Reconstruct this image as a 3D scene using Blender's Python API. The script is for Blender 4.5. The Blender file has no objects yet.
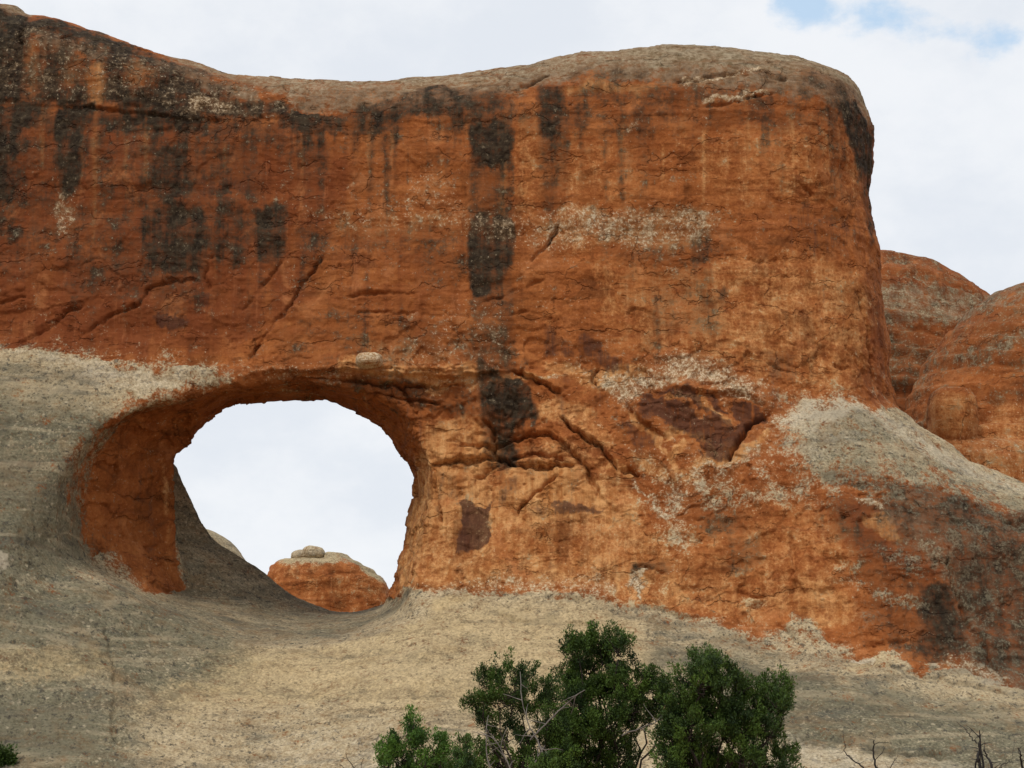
import bpy, math, random
import numpy as np

# ------------------------------------------------------------------ camera, sky, sun, exposure
scene = bpy.context.scene
C = scene.collection
PITCH = math.radians(11.6)
CAMZ = 1.6
FPX = 2048.0

cam_data = bpy.data.cameras.new("camera")
cam_data.sensor_width = 36.0
cam_data.lens = 36.0 * FPX / 1024.0
cam_data.clip_start = 0.1
cam_data.clip_end = 20000.0
cam = bpy.data.objects.new("camera", cam_data)
C.objects.link(cam)
cam.location = (0, 0, CAMZ)
cam.rotation_euler = (math.radians(90) + PITCH, 0, 0)
scene.camera = cam

SUN_EL = math.radians(52)
SUN_AZ = math.radians(28)            # to the left of straight behind the camera
SUN_DIR = np.array([-math.sin(SUN_AZ) * math.cos(SUN_EL), -math.cos(SUN_AZ) * math.cos(SUN_EL), math.sin(SUN_EL)])

world = bpy.data.worlds.new("World")
scene.world = world
world.use_nodes = True
wt = world.node_tree
wt.nodes.clear()


def N(tree, typ, **kw):
    n = tree.nodes.new(typ)
    for k, v in kw.items():
        setattr(n, k, v)
    return n


def mathn(tree, op, a, b=None, clamp=False):
    n = tree.nodes.new("ShaderNodeMath")
    n.operation = op
    n.use_clamp = clamp
    for i, v in enumerate((a, b)):
        if v is None:
            continue
        if isinstance(v, (int, float)):
            n.inputs[i].default_value = v
        else:
            tree.links.new(v, n.inputs[i])
    return n.outputs[0]


def smooth(tree, v, lo, hi):
    n = tree.nodes.new("ShaderNodeMapRange")
    n.interpolation_type = 'SMOOTHSTEP'
    tree.links.new(v, n.inputs['Value'])
    n.inputs['From Min'].default_value = lo
    n.inputs['From Max'].default_value = hi
    return n.outputs['Result']


def mixc(tree, fac, a, b, blend='MIX'):
    n = tree.nodes.new("ShaderNodeMix")
    n.data_type = 'RGBA'
    n.blend_type = blend
    n.clamp_factor = True
    for sock, v in ((n.inputs[0], fac), (n.inputs[6], a), (n.inputs[7], b)):
        if isinstance(v, (int, float)):
            sock.default_value = v
        elif isinstance(v, tuple):
            sock.default_value = v if len(v) == 4 else v + (1.0,)
        else:
            tree.links.new(v, sock)
    return n.outputs[2]


def noise(tree, vec, scale, detail=4.0, rough=0.55, dist=0.0):
    n = tree.nodes.new("ShaderNodeTexNoise")
    n.inputs['Scale'].default_value = scale
    n.inputs['Detail'].default_value = detail
    n.inputs['Roughness'].default_value = rough
    n.inputs['Distortion'].default_value = dist
    if vec is not None:
        tree.links.new(vec, n.inputs['Vector'])
    return n.outputs['Fac']


def mapping(tree, vec, scale=(1, 1, 1), loc=(0, 0, 0)):
    n = tree.nodes.new("ShaderNodeMapping")
    n.inputs['Scale'].default_value = scale
    n.inputs['Location'].default_value = loc
    tree.links.new(vec, n.inputs['Vector'])
    return n.outputs['Vector']


def pix_dir(px, py):
    dx = (px - 512.0) / FPX
    dy = (384.0 - py) / FPX
    c, s = math.cos(PITCH), math.sin(PITCH)
    return dx, c - s * dy, s + c * dy


def unit(v):
    v = np.array(v, float)
    return v / np.linalg.norm(v)


# sky: Nishita sky seen through a broken, bright layer of cloud
sky = N(wt, "ShaderNodeTexSky", sky_type='NISHITA', sun_disc=False)
sky.sun_elevation = SUN_EL
sky.sun_rotation = math.atan2(SUN_DIR[0], SUN_DIR[1])
sky.air_density = 1.0
sky.dust_density = 1.0
geo = N(wt, "ShaderNodeTexCoord")
wdir = geo.outputs['Generated']
big = noise(wt, mapping(wt, wdir, (1, 1, 1.6)), 9.0, 6.0, 0.6)
fine = noise(wt, mapping(wt, wdir, (1, 1, 1.5), (3, 1, 2)), 26.0, 6.0, 0.6)
# openings in the cloud, upper right
hole_sum = None
for (px, py, rad, amp) in ((795, 2, 0.011, 0.52), (815, 6, 0.009, 0.45), (857, 14, 0.012, 0.52), (918, 30, 0.011, 0.52), (980, 56, 0.012, 0.62), (950, 24, 0.009, 0.48), (1010, 40, 0.010, 0.45), (890, 10, 0.010, 0.40),
                           (1300, -220, 0.06, 0.6), (760, -300, 0.10, 0.7), (-500, -700, 0.22, 0.6)):
    d = unit(pix_dir(px, py))
    sub = N(wt, "ShaderNodeVectorMath", operation='DISTANCE')
    wt.links.new(wdir, sub.inputs[0])
    sub.inputs[1].default_value = tuple(d)
    f = smooth(wt, sub.outputs['Value'], rad * 2.0, 0.0)
    f = mathn(wt, 'MULTIPLY', f, amp)
    hole_sum = f if hole_sum is None else mathn(wt, 'ADD', hole_sum, f)
gap = mathn(wt, 'ADD', mathn(wt, 'MULTIPLY', mathn(wt, 'SUBTRACT', fine, 0.5), 2.0), hole_sum)
gap = mathn(wt, 'ADD', gap, mathn(wt, 'MULTIPLY', mathn(wt, 'SUBTRACT', big, 0.5), 1.0))
gapf = smooth(wt, gap, 0.38, 0.98)
gapf = mathn(wt, 'MULTIPLY', gapf, 0.72)
cl_v = smooth(wt, big, 0.35, 0.65)
cloud = mixc(wt, cl_v, (8.1, 8.5, 9.1, 1), (9.3, 9.5, 9.8, 1))
thin = mixc(wt, 0.30, sky.outputs['Color'], (5.2, 7.2, 9.2, 1))
skyc = mixc(wt, gapf, cloud, (4.0, 6.3, 8.9, 1))
skyc = mixc(wt, 0.06, skyc, sky.outputs['Color'])
bg = N(wt, "ShaderNodeBackground")
bg.inputs['Strength'].default_value = 0.10
wt.links.new(skyc, bg.inputs['Color'])
wo = N(wt, "ShaderNodeOutputWorld")
wt.links.new(bg.outputs[0], wo.inputs[0])

sun_data = bpy.data.lights.new("sun", 'SUN')
sun_data.energy = 1.6
sun_data.angle = math.radians(12)
sun_data.color = (1.0, 0.95, 0.87)
sun = bpy.data.objects.new("sun", sun_data)
C.objects.link(sun)
from mathutils import Vector
sun.rotation_euler = Vector(SUN_DIR).to_track_quat('Z', 'Y').to_euler()

vs = scene.view_settings
vs.view_transform = 'Standard'
vs.look = 'None'
vs.exposure = 0.0
vs.gamma = 1.0
vs.use_curve_mapping = False

# ------------------------------------------------------------------ numeric helpers
rng = np.random.default_rng(7)
_T = rng.random((64, 64, 64)).astype(np.float32)


def vnoise(x, y, z):
    xi = np.floor(x).astype(np.int32); yi = np.floor(y).astype(np.int32); zi = np.floor(z).astype(np.int32)
    fx = (x - xi).astype(np.float32); fy = (y - yi).astype(np.float32); fz = (z - zi).astype(np.float32)
    fx = fx * fx * (3 - 2 * fx); fy = fy * fy * (3 - 2 * fy); fz = fz * fz * (3 - 2 * fz)
    x0 = xi & 63; x1 = (xi + 1) & 63; y0 = yi & 63; y1 = (yi + 1) & 63; z0 = zi & 63; z1 = (zi + 1) & 63
    a = _T[x0, y0, z0] * (1 - fx) + _T[x1, y0, z0] * fx
    b = _T[x0, y1, z0] * (1 - fx) + _T[x1, y1, z0] * fx
    c = _T[x0, y0, z1] * (1 - fx) + _T[x1, y0, z1] * fx
    d = _T[x0, y1, z1] * (1 - fx) + _T[x1, y1, z1] * fx
    a = a * (1 - fy) + b * fy
    c = c * (1 - fy) + d * fy
    return a * (1 - fz) + c * fz


def fbm(x, y, z, octs=3, gain=0.5):
    """roughly -1..1"""
    s = 0; a = 1.0; tot = 0
    for o in range(octs):
        s = s + a * (vnoise(x + 17.3 * o, y + 5.1 * o, z + 9.7 * o) * 2 - 1)
        tot += a
        a *= gain
        x = x * 2.03; y = y * 2.03; z = z * 2.03
    return s / tot


def sstep(lo, hi, v):
    t = np.clip((v - lo) / (hi - lo), 0, 1)
    return t * t * (3 - 2 * t)


def smin(a, b, k):
    h = np.clip(0.5 + 0.5 * (b - a) / k, 0, 1)
    return b * (1 - h) + a * h - k * h * (1 - h)


def smax(a, b, k):
    return -smin(-a, -b, k)


def rmax(a, b, r):
    """intersection with a round edge of radius r"""
    u = np.maximum(a + r, 0); v = np.maximum(b + r, 0)
    return np.minimum(np.maximum(a, b), -r) + np.sqrt(u * u + v * v) if np.isscalar(r) else np.minimum(np.maximum(a, b), -r) + np.sqrt(u * u + v * v)


def to_xz(px, py, y):
    dx, dy, dz = pix_dir(np.asarray(px, float), np.asarray(py, float))
    s = y / dy
    return dx * s, CAMZ + dz * s


def catmull(pts, n=6, closed=True):
    p = np.asarray(pts, float)
    m = len(p)
    out = []
    for i in range(m if closed else m - 1):
        if closed:
            p0, p1, p2, p3 = p[(i - 1) % m], p[i], p[(i + 1) % m], p[(i + 2) % m]
        else:
            p0, p1, p2, p3 = p[max(i - 1, 0)], p[i], p[i + 1], p[min(i + 2, m - 1)]
        for k in range(n):
            t = k / n
            out.append(0.5 * ((2 * p1) + (p2 - p0) * t + (2 * p0 - 5 * p1 + 4 * p2 - p3) * t * t + (3 * p1 - p0 - 3 * p2 + p3) * t ** 3))
    if not closed:
        out.append(p[-1])
    return np.array(out)


def poly_sdf(poly, X, Z):
    """signed distance (negative inside) to a closed polygon and index of the nearest edge"""
    d2 = np.full(X.shape, 1e9, np.float32)
    idx = np.zeros(X.shape, np.int16)
    inside = np.zeros(X.shape, bool)
    n = len(poly)
    for i in range(n):
        ax, az = poly[i]; bx, bz = poly[(i + 1) % n]
        ex, ez = bx - ax, bz - az
        L = ex * ex + ez * ez + 1e-12
        t = np.clip(((X - ax) * ex + (Z - az) * ez) / L, 0, 1)
        dd = (X - ax - t * ex) ** 2 + (Z - az - t * ez) ** 2
        m = dd < d2
        d2[m] = dd[m]; idx[m] = i
        if abs(ez) > 1e-9:
            c = ((az > Z) != (bz > Z)) & (X < ex * (Z - az) / ez + ax)
            inside ^= c
    d = np.sqrt(d2)
    return np.where(inside, -d, d).astype(np.float32), idx


class Map:
    """regular (x, z) grid with bilinear lookup"""
    def __init__(self, x0, x1, z0, z1, h):
        self.x0, self.z0, self.h = x0, z0, h
        self.nx = int(round((x1 - x0) / h)) + 1
        self.nz = int(round((z1 - z0) / h)) + 1
        self.xs = x0 + h * np.arange(self.nx); self.zs = z0 + h * np.arange(self.nz)

    def grid(self):
        return np.meshgrid(self.xs, self.zs, indexing='ij')

    def look(self, A, x, z):
        u = np.clip((x - self.x0) / self.h, 0, self.nx - 1.001); w = np.clip((z - self.z0) / self.h, 0, self.nz - 1.001)
        i = u.astype(np.int32); j = w.astype(np.int32)
        fu = (u - i).astype(np.float32); fw = (w - j).astype(np.float32)
        return (A[i, j] * (1 - fu) + A[i + 1, j] * fu) * (1 - fw) + (A[i, j + 1] * (1 - fu) + A[i + 1, j + 1] * fu) * fw


def surface_nets(vals, x0, y0, z0, h):
    """naive surface nets; inside is negative. returns verts, quads"""
    nx, ny, nz = vals.shape
    s = vals < 0
    cnt = np.zeros((nx - 1, ny - 1, nz - 1), np.int8)
    corners = [(i, j, k) for i in (0, 1) for j in (0, 1) for k in (0, 1)]
    for (i, j, k) in corners:
        cnt += s[i:nx - 1 + i, j:ny - 1 + j, k:nz - 1 + k]
    ci, cj, ck = np.nonzero((cnt > 0) & (cnt < 8))
    vid = np.full((nx - 1, ny - 1, nz - 1), -1, np.int32)
    vid[ci, cj, ck] = np.arange(len(ci))
    acc = np.zeros((len(ci), 3)); num = np.zeros(len(ci))
    for a in corners:
        for ax in range(3):
            if a[ax] == 1:
                continue
            b = list(a); b[ax] = 1
            va = vals[ci + a[0], cj + a[1], ck + a[2]].astype(float); vb = vals[ci + b[0], cj + b[1], ck + b[2]].astype(float)
            m = (va < 0) != (vb < 0)
            t = np.where(m, va / np.where(m, va - vb, 1), 0)
            p = np.tile(np.array(a, float), (len(ci), 1)); p[:, ax] += t
            acc += p * m[:, None]; num += m
    V = acc / num[:, None] + np.stack([ci, cj, ck], 1)
    V = V * h + np.array([x0, y0, z0])
    quads = []
    for ax in range(3):
        sl0 = [slice(None)] * 3; sl1 = [slice(None)] * 3
        sl0[ax] = slice(0, -1); sl1[ax] = slice(1, None)
        A = s[tuple(sl0)]; B = s[tuple(sl1)]
        e = np.nonzero(A != B)
        u, w = [(1, 2), (2, 0), (0, 1)][ax]
        e = np.stack(e, 1)
        dims = (nx, ny, nz)
        ok = (e[:, u] > 0) & (e[:, w] > 0) & (e[:, u] < dims[u] - 1) & (e[:, w] < dims[w] - 1)
        e = e[ok]
        def cell(du, dw):
            c = e.copy(); c[:, u] += du; c[:, w] += dw
            return vid[c[:, 0], c[:, 1], c[:, 2]]
        q = np.stack([cell(-1, -1), cell(0, -1), cell(0, 0), cell(-1, 0)], 1)
        flip = ~A[e[:, 0], e[:, 1], e[:, 2]]
        q[flip] = q[flip][:, ::-1]
        quads.append(q)
    return V, np.concatenate(quads)


def subdivide(V, Q):
    n = len(V)
    E = np.concatenate([Q[:, [0, 1]], Q[:, [1, 2]], Q[:, [2, 3]], Q[:, [3, 0]]])
    Es = np.sort(E, 1).astype(np.int64)
    key = Es[:, 0] * n + Es[:, 1]
    uq, inv = np.unique(key, return_inverse=True)
    a = uq // n; b = uq % n
    mid = (V[a] + V[b]) * 0.5
    ctr = V[Q].mean(1)
    ne = len(uq); m = len(Q)
    e = inv.reshape(4, m) + n
    c = n + ne + np.arange(m)
    out = np.concatenate([np.stack([Q[:, 0], e[0], c, e[3]], 1), np.stack([Q[:, 1], e[1], c, e[0]], 1),
                          np.stack([Q[:, 2], e[2], c, e[1]], 1), np.stack([Q[:, 3], e[3], c, e[2]], 1)])
    return np.concatenate([V, mid, ctr]), out


def vnormals(V, Q):
    d1 = V[Q[:, 2]] - V[Q[:, 0]]; d2 = V[Q[:, 3]] - V[Q[:, 1]]
    fn = np.cross(d1, d2)
    out = np.zeros_like(V)
    for k in range(3):
        w = np.repeat(fn[:, k], 4)
        out[:, k] = np.bincount(Q.ravel(), weights=w, minlength=len(V))
    return out / (np.linalg.norm(out, axis=1, keepdims=True) + 1e-12)


def project(V, f, it=1):
    e = 0.04
    for _ in range(it):
        d = f(V[:, 0], V[:, 1], V[:, 2])
        gx = f(V[:, 0] + e, V[:, 1], V[:, 2]) - d
        gy = f(V[:, 0], V[:, 1] + e, V[:, 2]) - d
        gz = f(V[:, 0], V[:, 1], V[:, 2] + e) - d
        g = np.stack([gx, gy, gz], 1) / e
        g2 = (g * g).sum(1)
        step = np.clip(d / np.maximum(g2, 0.2), -0.15, 0.15)
        V = V - g * step[:, None]
    return V


def link_mesh(name, V, F, mat, parent=None, attrs=None, smooth_shade=True):
    """F: int array (n,3) or (n,4)"""
    V = np.ascontiguousarray(V, np.float32); F = np.ascontiguousarray(F, np.int32)
    me = bpy.data.meshes.new(name)
    k = F.shape[1]
    me.vertices.add(len(V)); me.vertices.foreach_set("co", V.ravel())
    me.loops.add(F.size); me.loops.foreach_set("vertex_index", F.ravel())
    me.polygons.add(len(F)); me.polygons.foreach_set("loop_start", np.arange(0, F.size, k, dtype=np.int32))
    me.polygons.foreach_set("loop_total", np.full(len(F), k, np.int32))
    me.polygons.foreach_set("use_smooth", np.full(len(F), smooth_shade, bool))
    me.update(calc_edges=True)
    for an, data in (attrs or {}).items():
        a = me.attributes.new(an, 'FLOAT_COLOR', 'POINT')
        a.data.foreach_set("color", np.ascontiguousarray(data, np.float32).ravel())
    me.materials.append(mat)
    o = bpy.data.objects.new(name, me)
    C.objects.link(o)
    if parent is not None:
        o.parent = parent
    return o


def tag(o, label=None, cat=None, group=None, kind=None):
    if label: o['label'] = label
    if cat: o['category'] = cat
    if group: o['group'] = group
    if kind: o['kind'] = kind
    return o


def compact(V, Q, keep, extra):
    q = Q[keep]
    used = np.unique(q)
    remap = np.full(len(V), -1, np.int64); remap[used] = np.arange(len(used))
    return V[used], remap[q], [e[used] for e in extra]


# ------------------------------------------------------------------ rock materials
def rock_material():
    m = bpy.data.materials.new("sandstone")
    m.use_nodes = True
    t = m.node_tree
    t.nodes.clear()
    tc = N(t, "ShaderNodeTexCoord")
    P = tc.outputs['Object']
    sa = N(t, "ShaderNodeAttribute", attribute_name="ma")
    sb = N(t, "ShaderNodeAttribute", attribute_name="mb")
    ra = N(t, "ShaderNodeSeparateColor"); t.links.new(sa.outputs['Color'], ra.inputs[0])
    rb = N(t, "ShaderNodeSeparateColor"); t.links.new(sb.outputs['Color'], rb.inputs[0])
    gray, dark, cream = ra.outputs; purple = sa.outputs['Alpha']
    buff, capm, rust = rb.outputs; lich = sb.outputs['Alpha']
    # noises
    n_big = noise(t, P, 0.35, 5, 0.6)
    n_med = noise(t, P, 1.6, 6, 0.65)
    n_fine = noise(t, P, 4.2, 6, 0.72)
    n_grain = noise(t, P, 11.5, 3, 0.75)
    n_spk2 = noise(t, mapping(t, P, (1, 0.6, 1.0), (9, 4, 2)), 4.6, 4, 0.78)
    n_streak = noise(t, mapping(t, P, (1.3, 0.6, 0.10)), 1.5, 6, 0.6)
    n_streak2 = noise(t, mapping(t, P, (4.0, 1.5, 0.22), (5, 0, 2)), 1.2, 5, 0.65)
    n_strata = noise(t, mapping(t, P, (0.12, 0.12, 2.6), (0, 0, 4)), 1.4, 6, 0.65, 0.3)
    n_fl = noise(t, mapping(t, P, (0.6, 0.6, 2.2), (7, 0, 1)), 2.4, 5, 0.7, 0.6)

    def mk(v, nz, amp, lo=0.42, hi=0.58):
        return smooth(t, mathn(t, 'ADD', v, mathn(t, 'MULTIPLY', mathn(t, 'SUBTRACT', nz, 0.5), amp)), lo, hi)

    wn_ = N(t, "ShaderNodeTexNoise"); wn_.inputs['Scale'].default_value = 14.0; wn_.inputs['Detail'].default_value = 3.0; t.links.new(P, wn_.inputs['Vector'])
    warpc = wn_.outputs['Color']
    # breakup noises: several scales together, and a streaky one
    def comb(*pairs):
        out = None
        for nz, w in pairs:
            v = mathn(t, 'MULTIPLY', nz, w)
            out = v if out is None else mathn(t, 'ADD', out, v)
        return out
    n_mix = comb((n_med, 0.40), (n_fine, 0.35), (n_grain, 0.25))
    n_spk = comb((n_fine, 0.40), (n_grain, 0.60))
    n_run = comb((n_streak, 0.35), (n_streak2, 0.25), (n_fine, 0.25), (n_grain, 0.15))

    # red sandstone
    c = mixc(t, smooth(t, n_mix, 0.38, 0.62), RED1, RED2)
    n_blot = noise(t, mapping(t, P, (0.8, 0.8, 1.0), (2, 6, 3)), 0.8, 7, 0.62, 0.8)
    n_blot2 = noise(t, mapping(t, P, (0.45, 0.5, 1.7), (12, 6, 3)), 1.1, 7, 0.66, 0.5)
    c = mixc(t, mathn(t, 'MULTIPLY', smooth(t, n_blot, 0.50, 0.66), 0.55), c, (0.165, 0.060, 0.019))
    c = mixc(t, mathn(t, 'MULTIPLY', smooth(t, n_blot, 0.47, 0.36), 0.55), c, (0.47, 0.195, 0.075))
    c = mixc(t, mathn(t, 'MULTIPLY', smooth(t, n_blot2, 0.54, 0.66), 0.55), c, (0.105, 0.040, 0.017))
    c = mixc(t, mathn(t, 'MULTIPLY', smooth(t, n_strata, 0.50, 0.66), 0.40), c, RED3)
    c = mixc(t, mathn(t, 'MULTIPLY', mk(rust, n_run, 2.2, 0.20, 0.95), 0.85), c, RUST)
    c = mixc(t, mathn(t, 'MULTIPLY', smooth(t, n_streak2, 0.54, 0.72), 0.34), c, (0.44, 0.185, 0.09))
    c = mixc(t, mathn(t, 'MULTIPLY', smooth(t, n_streak, 0.54, 0.68), 0.30), c, (0.175, 0.050, 0.018))
    c = mixc(t, mathn(t, 'MULTIPLY', smooth(t, n_big, 0.50, 0.68), 0.40), c, (0.20, 0.072, 0.022))
    c = mixc(t, mathn(t, 'MULTIPLY', smooth(t, n_fine, 0.56, 0.70), 0.32), c, (0.12, 0.036, 0.015))
    c = mixc(t, mathn(t, 'MULTIPLY', smooth(t, n_fl, 0.60, 0.72), 0.30), c, (0.10, 0.032, 0.016))
    c = mixc(t, mathn(t, 'MULTIPLY', smooth(t, n_grain, 0.66, 0.76), 0.12), c, (0.48, 0.26, 0.13))
    # pale orange stone
    c = mixc(t, mathn(t, 'MULTIPLY', mk(buff, n_mix, 2.6, 0.20, 0.90), 0.85), c,
             mixc(t, smooth(t, comb((n_streak2, 0.6), (n_med, 0.4)), 0.36, 0.64), (0.40, 0.175, 0.062), (0.72, 0.44, 0.225)))
    c = mixc(t, mathn(t, 'MULTIPLY', smooth(t, comb((n_blot, 0.55), (n_streak, 0.45)), 0.53, 0.64), 0.55), c, (0.125, 0.040, 0.012))
    n_pale = noise(t, mapping(t, P, (0.9, 0.7, 0.55), (22, 3, 9)), 0.9, 6, 0.62, 0.6)
    c = mixc(t, mathn(t, 'MULTIPLY', smooth(t, n_pale, 0.55, 0.70), 0.50), c, (0.52, 0.235, 0.11))
    c = mixc(t, 1.0, c, (1.02, 0.91, 0.71), 'MULTIPLY')
    n_layer0 = noise(t, mapping(t, P, (0.12, 0.2, 1.6), (6, 2, 8)), 1.3, 5, 0.6, 1.0)
    # smooth grey-green cap stone
    cap_c = mixc(t, smooth(t, n_fine, 0.35, 0.65), (0.15, 0.115, 0.062), (0.36, 0.295, 0.195))
    cap_c = mixc(t, mathn(t, 'MULTIPLY', comb((smooth(t, n_med, 0.45, 0.65), 0.5), (smooth(t, n_layer0, 0.50, 0.62), 0.5)), 0.85), cap_c, (0.19, 0.105, 0.050))
    c = mixc(t, mathn(t, 'MULTIPLY', mk(capm, n_mix, 2.2, 0.25, 0.80), 0.9), c, cap_c)
    # purple-brown patina
    pc = mixc(t, smooth(t, n_streak2, 0.35, 0.65), (0.040, 0.017, 0.013), (0.100, 0.040, 0.023))
    c = mixc(t, mathn(t, 'MULTIPLY', mk(purple, comb((n_mix, 0.6), (n_streak2, 0.4)), 3.4, 0.30, 0.85), 0.86), c, pc)
    c = mixc(t, mathn(t, 'MULTIPLY', mk(dark, n_mix, 2.6, 0.10, 0.62), 0.72), c, mixc(t, n_fine, (0.085, 0.032, 0.014), (0.15, 0.062, 0.028)))
    # black varnish, and the shade held in the dark mask
    dc = mixc(t, smooth(t, n_fine, 0.35, 0.65), (0.011, 0.010, 0.007), (0.052, 0.040, 0.024))
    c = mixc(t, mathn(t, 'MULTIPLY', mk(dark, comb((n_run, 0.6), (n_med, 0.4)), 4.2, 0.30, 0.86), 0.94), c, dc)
    # pale crust: a soft wash and flecks of several sizes
    c = mixc(t, mathn(t, 'MULTIPLY', mk(cream, n_mix, 2.4, 0.15, 0.95), 0.60), c, mixc(t, smooth(t, n_fine, 0.38, 0.62), (0.25, 0.135, 0.055), (0.44, 0.29, 0.16)))
    cc = mixc(t, smooth(t, n_grain, 0.35, 0.62), (0.34, 0.215, 0.11), (0.60, 0.47, 0.30))
    c = mixc(t, mathn(t, 'MULTIPLY', mk(cream, comb((n_med, 0.30), (n_fine, 0.35), (n_spk2, 0.35)), 5.0, 0.50, 1.05), 0.80), c, cc)
    c = mixc(t, mathn(t, 'MULTIPLY', mk(cream, comb((n_fine, 0.3), (n_grain, 0.7)), 6.5, 0.75, 1.25), 0.75), c, (0.62, 0.50, 0.34))
    c = mixc(t, mathn(t, 'MULTIPLY', mathn(t, 'MULTIPLY', smooth(t, n_spk2, 0.44, 0.36), smooth(t, cream, 0.2, 0.7)), 0.6), c, (0.10, 0.055, 0.030))
    # grey-tan slickrock with lichen
    warm = mixc(t, smooth(t, n_mix, 0.38, 0.62), (0.335, 0.250, 0.138), (0.54, 0.43, 0.268))
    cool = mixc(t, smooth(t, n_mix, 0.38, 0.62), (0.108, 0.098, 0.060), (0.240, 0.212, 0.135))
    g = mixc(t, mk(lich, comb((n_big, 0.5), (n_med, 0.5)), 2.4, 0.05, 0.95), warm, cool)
    wsp = N(t, "ShaderNodeVectorMath", operation='MULTIPLY_ADD'); t.links.new(warpc, wsp.inputs[0]); wsp.inputs[1].default_value = (0.10, 0.10, 0.10); t.links.new(P, wsp.inputs[2])
    for sc_, lo_, hi_, am_, col_ in ((7.0, 0.38, 0.18, 0.74, (0.075, 0.065, 0.045)), (11.0, 0.34, 0.16, 0.58, (0.10, 0.085, 0.060)), (3.1, 0.26, 0.12, 0.45, (0.62, 0.51, 0.34))):
        v_ = N(t, "ShaderNodeTexVoronoi"); v_.inputs['Scale'].default_value = sc_; t.links.new(wsp.outputs[0], v_.inputs['Vector'])
        g = mixc(t, mathn(t, 'MULTIPLY', mathn(t, 'MULTIPLY', smooth(t, v_.outputs['Distance'], lo_, hi_), smooth(t, n_med, 0.40, 0.56)), am_), g, col_)
    g = mixc(t, mathn(t, 'MULTIPLY', smooth(t, n_blot, 0.50, 0.66), 0.55), g, (0.20, 0.13, 0.065))
    g = mixc(t, mathn(t, 'MULTIPLY', smooth(t, n_blot2, 0.53, 0.66), 0.60), g, (0.105, 0.10, 0.075))
    n_layer = noise(t, mapping(t, P, (0.16, 0.3, 1.5), (1, 2, 3)), 1.0, 3, 0.55, 1.2)
    g = mixc(t, mathn(t, 'MULTIPLY', smooth(t, n_layer, 0.53, 0.66), 0.36), g, (0.50, 0.40, 0.25))
    g = mixc(t, mathn(t, 'MULTIPLY', smooth(t, n_layer, 0.47, 0.35), 0.42), g, (0.12, 0.095, 0.062))
    g = mixc(t, mathn(t, 'MULTIPLY', smooth(t, n_spk, 0.55, 0.66), 0.55), g, (0.56, 0.45, 0.30))
    g = mixc(t, mathn(t, 'MULTIPLY', smooth(t, n_spk2, 0.45, 0.36), 0.80), g, (0.055, 0.050, 0.040))
    g = mixc(t, mathn(t, 'MULTIPLY', smooth(t, n_fine, 0.58, 0.68), 0.45), g, (0.21, 0.120, 0.052))
    g = mixc(t, mathn(t, 'MULTIPLY', mk(buff, n_mix, 2.4, 0.15, 0.95), 0.65), g, (0.56, 0.41, 0.205))
    g = mixc(t, mathn(t, 'MULTIPLY', mk(cream, n_mix, 2.4, 0.15, 0.95), 0.60), g, (0.60, 0.51, 0.37))
    g = mixc(t, mathn(t, 'MULTIPLY', mk(purple, n_mix, 2.6, 0.20, 0.95), 0.60), g, (0.23, 0.115, 0.045))
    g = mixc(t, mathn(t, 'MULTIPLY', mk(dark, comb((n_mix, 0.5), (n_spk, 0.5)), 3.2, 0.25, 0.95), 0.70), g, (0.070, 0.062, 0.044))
    c = mixc(t, mk(gray, comb((n_med, 0.4), (n_spk, 0.6)), 4.6, 0.25, 0.80), c, g)
    # overall small-scale variation
    c = mixc(t, mathn(t, 'ADD', mathn(t, 'MULTIPLY', gray, 0.25), 0.17), c, mixc(t, smooth(t, n_grain, 0.32, 0.68), (0.5, 0.5, 0.5), (1.3, 1.3, 1.3)), 'MULTIPLY')
    # bump
    h = mathn(t, 'ADD', mathn(t, 'MULTIPLY', n_fine, 0.07), mathn(t, 'MULTIPLY', n_grain, 0.028))
    h = mathn(t, 'ADD', h, mathn(t, 'MULTIPLY', n_strata, 0.05))
    warp = N(t, "ShaderNodeTexNoise"); warp.inputs['Scale'].default_value = 1.2; warp.inputs['Detail'].default_value = 4.0; t.links.new(P, warp.inputs['Vector'])
    wv = N(t, "ShaderNodeVectorMath", operation='MULTIPLY_ADD'); t.links.new(warp.outputs['Color'], wv.inputs[0]); wv.inputs[1].default_value = (1.3, 1.3, 0.8); t.links.new(mapping(t, P, (0.35, 0.35, 0.8)), wv.inputs[2])
    ve = N(t, "ShaderNodeTexVoronoi", feature='DISTANCE_TO_EDGE'); ve.inputs['Scale'].default_value = 0.9; t.links.new(wv.outputs[0], ve.inputs['Vector'])
    line = mathn(t, 'MULTIPLY', smooth(t, ve.outputs['Distance'], 0.035, 0.0), smooth(t, n_blot2, 0.46, 0.58))
    line = mathn(t, 'MULTIPLY', line, mathn(t, 'SUBTRACT', 1.0, gray))
    h = mathn(t, 'SUBTRACT', h, mathn(t, 'MULTIPLY', line, 0.10))
    bp = N(t, "ShaderNodeBump"); bp.inputs['Strength'].default_value = 0.8; bp.inputs['Distance'].default_value = 1.0
    t.links.new(h, bp.inputs['Height'])
    b = N(t, "ShaderNodeBsdfPrincipled")
    b.inputs['Roughness'].default_value = 0.92
    b.inputs['Specular IOR Level'].default_value = 0.15
    t.links.new(c, b.inputs['Base Color']); t.links.new(bp.outputs[0], b.inputs['Normal'])
    o = N(t, "ShaderNodeOutputMaterial"); t.links.new(b.outputs[0], o.inputs[0])
    return m


RED1 = (0.245, 0.080, 0.026)
RED2 = (0.40, 0.150, 0.052)
RED3 = (0.25, 0.085, 0.035)
RUST = (0.155, 0.043, 0.018)
SAND = rock_material()

# ------------------------------------------------------------------ the cliff with the arch
X0, X1, Z0, Z1 = -36.0, 34.0, -2.0, 37.0
GM = Map(X0, X1, Z0, Z1, 0.1)
GX, GZ = GM.grid()

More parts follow.
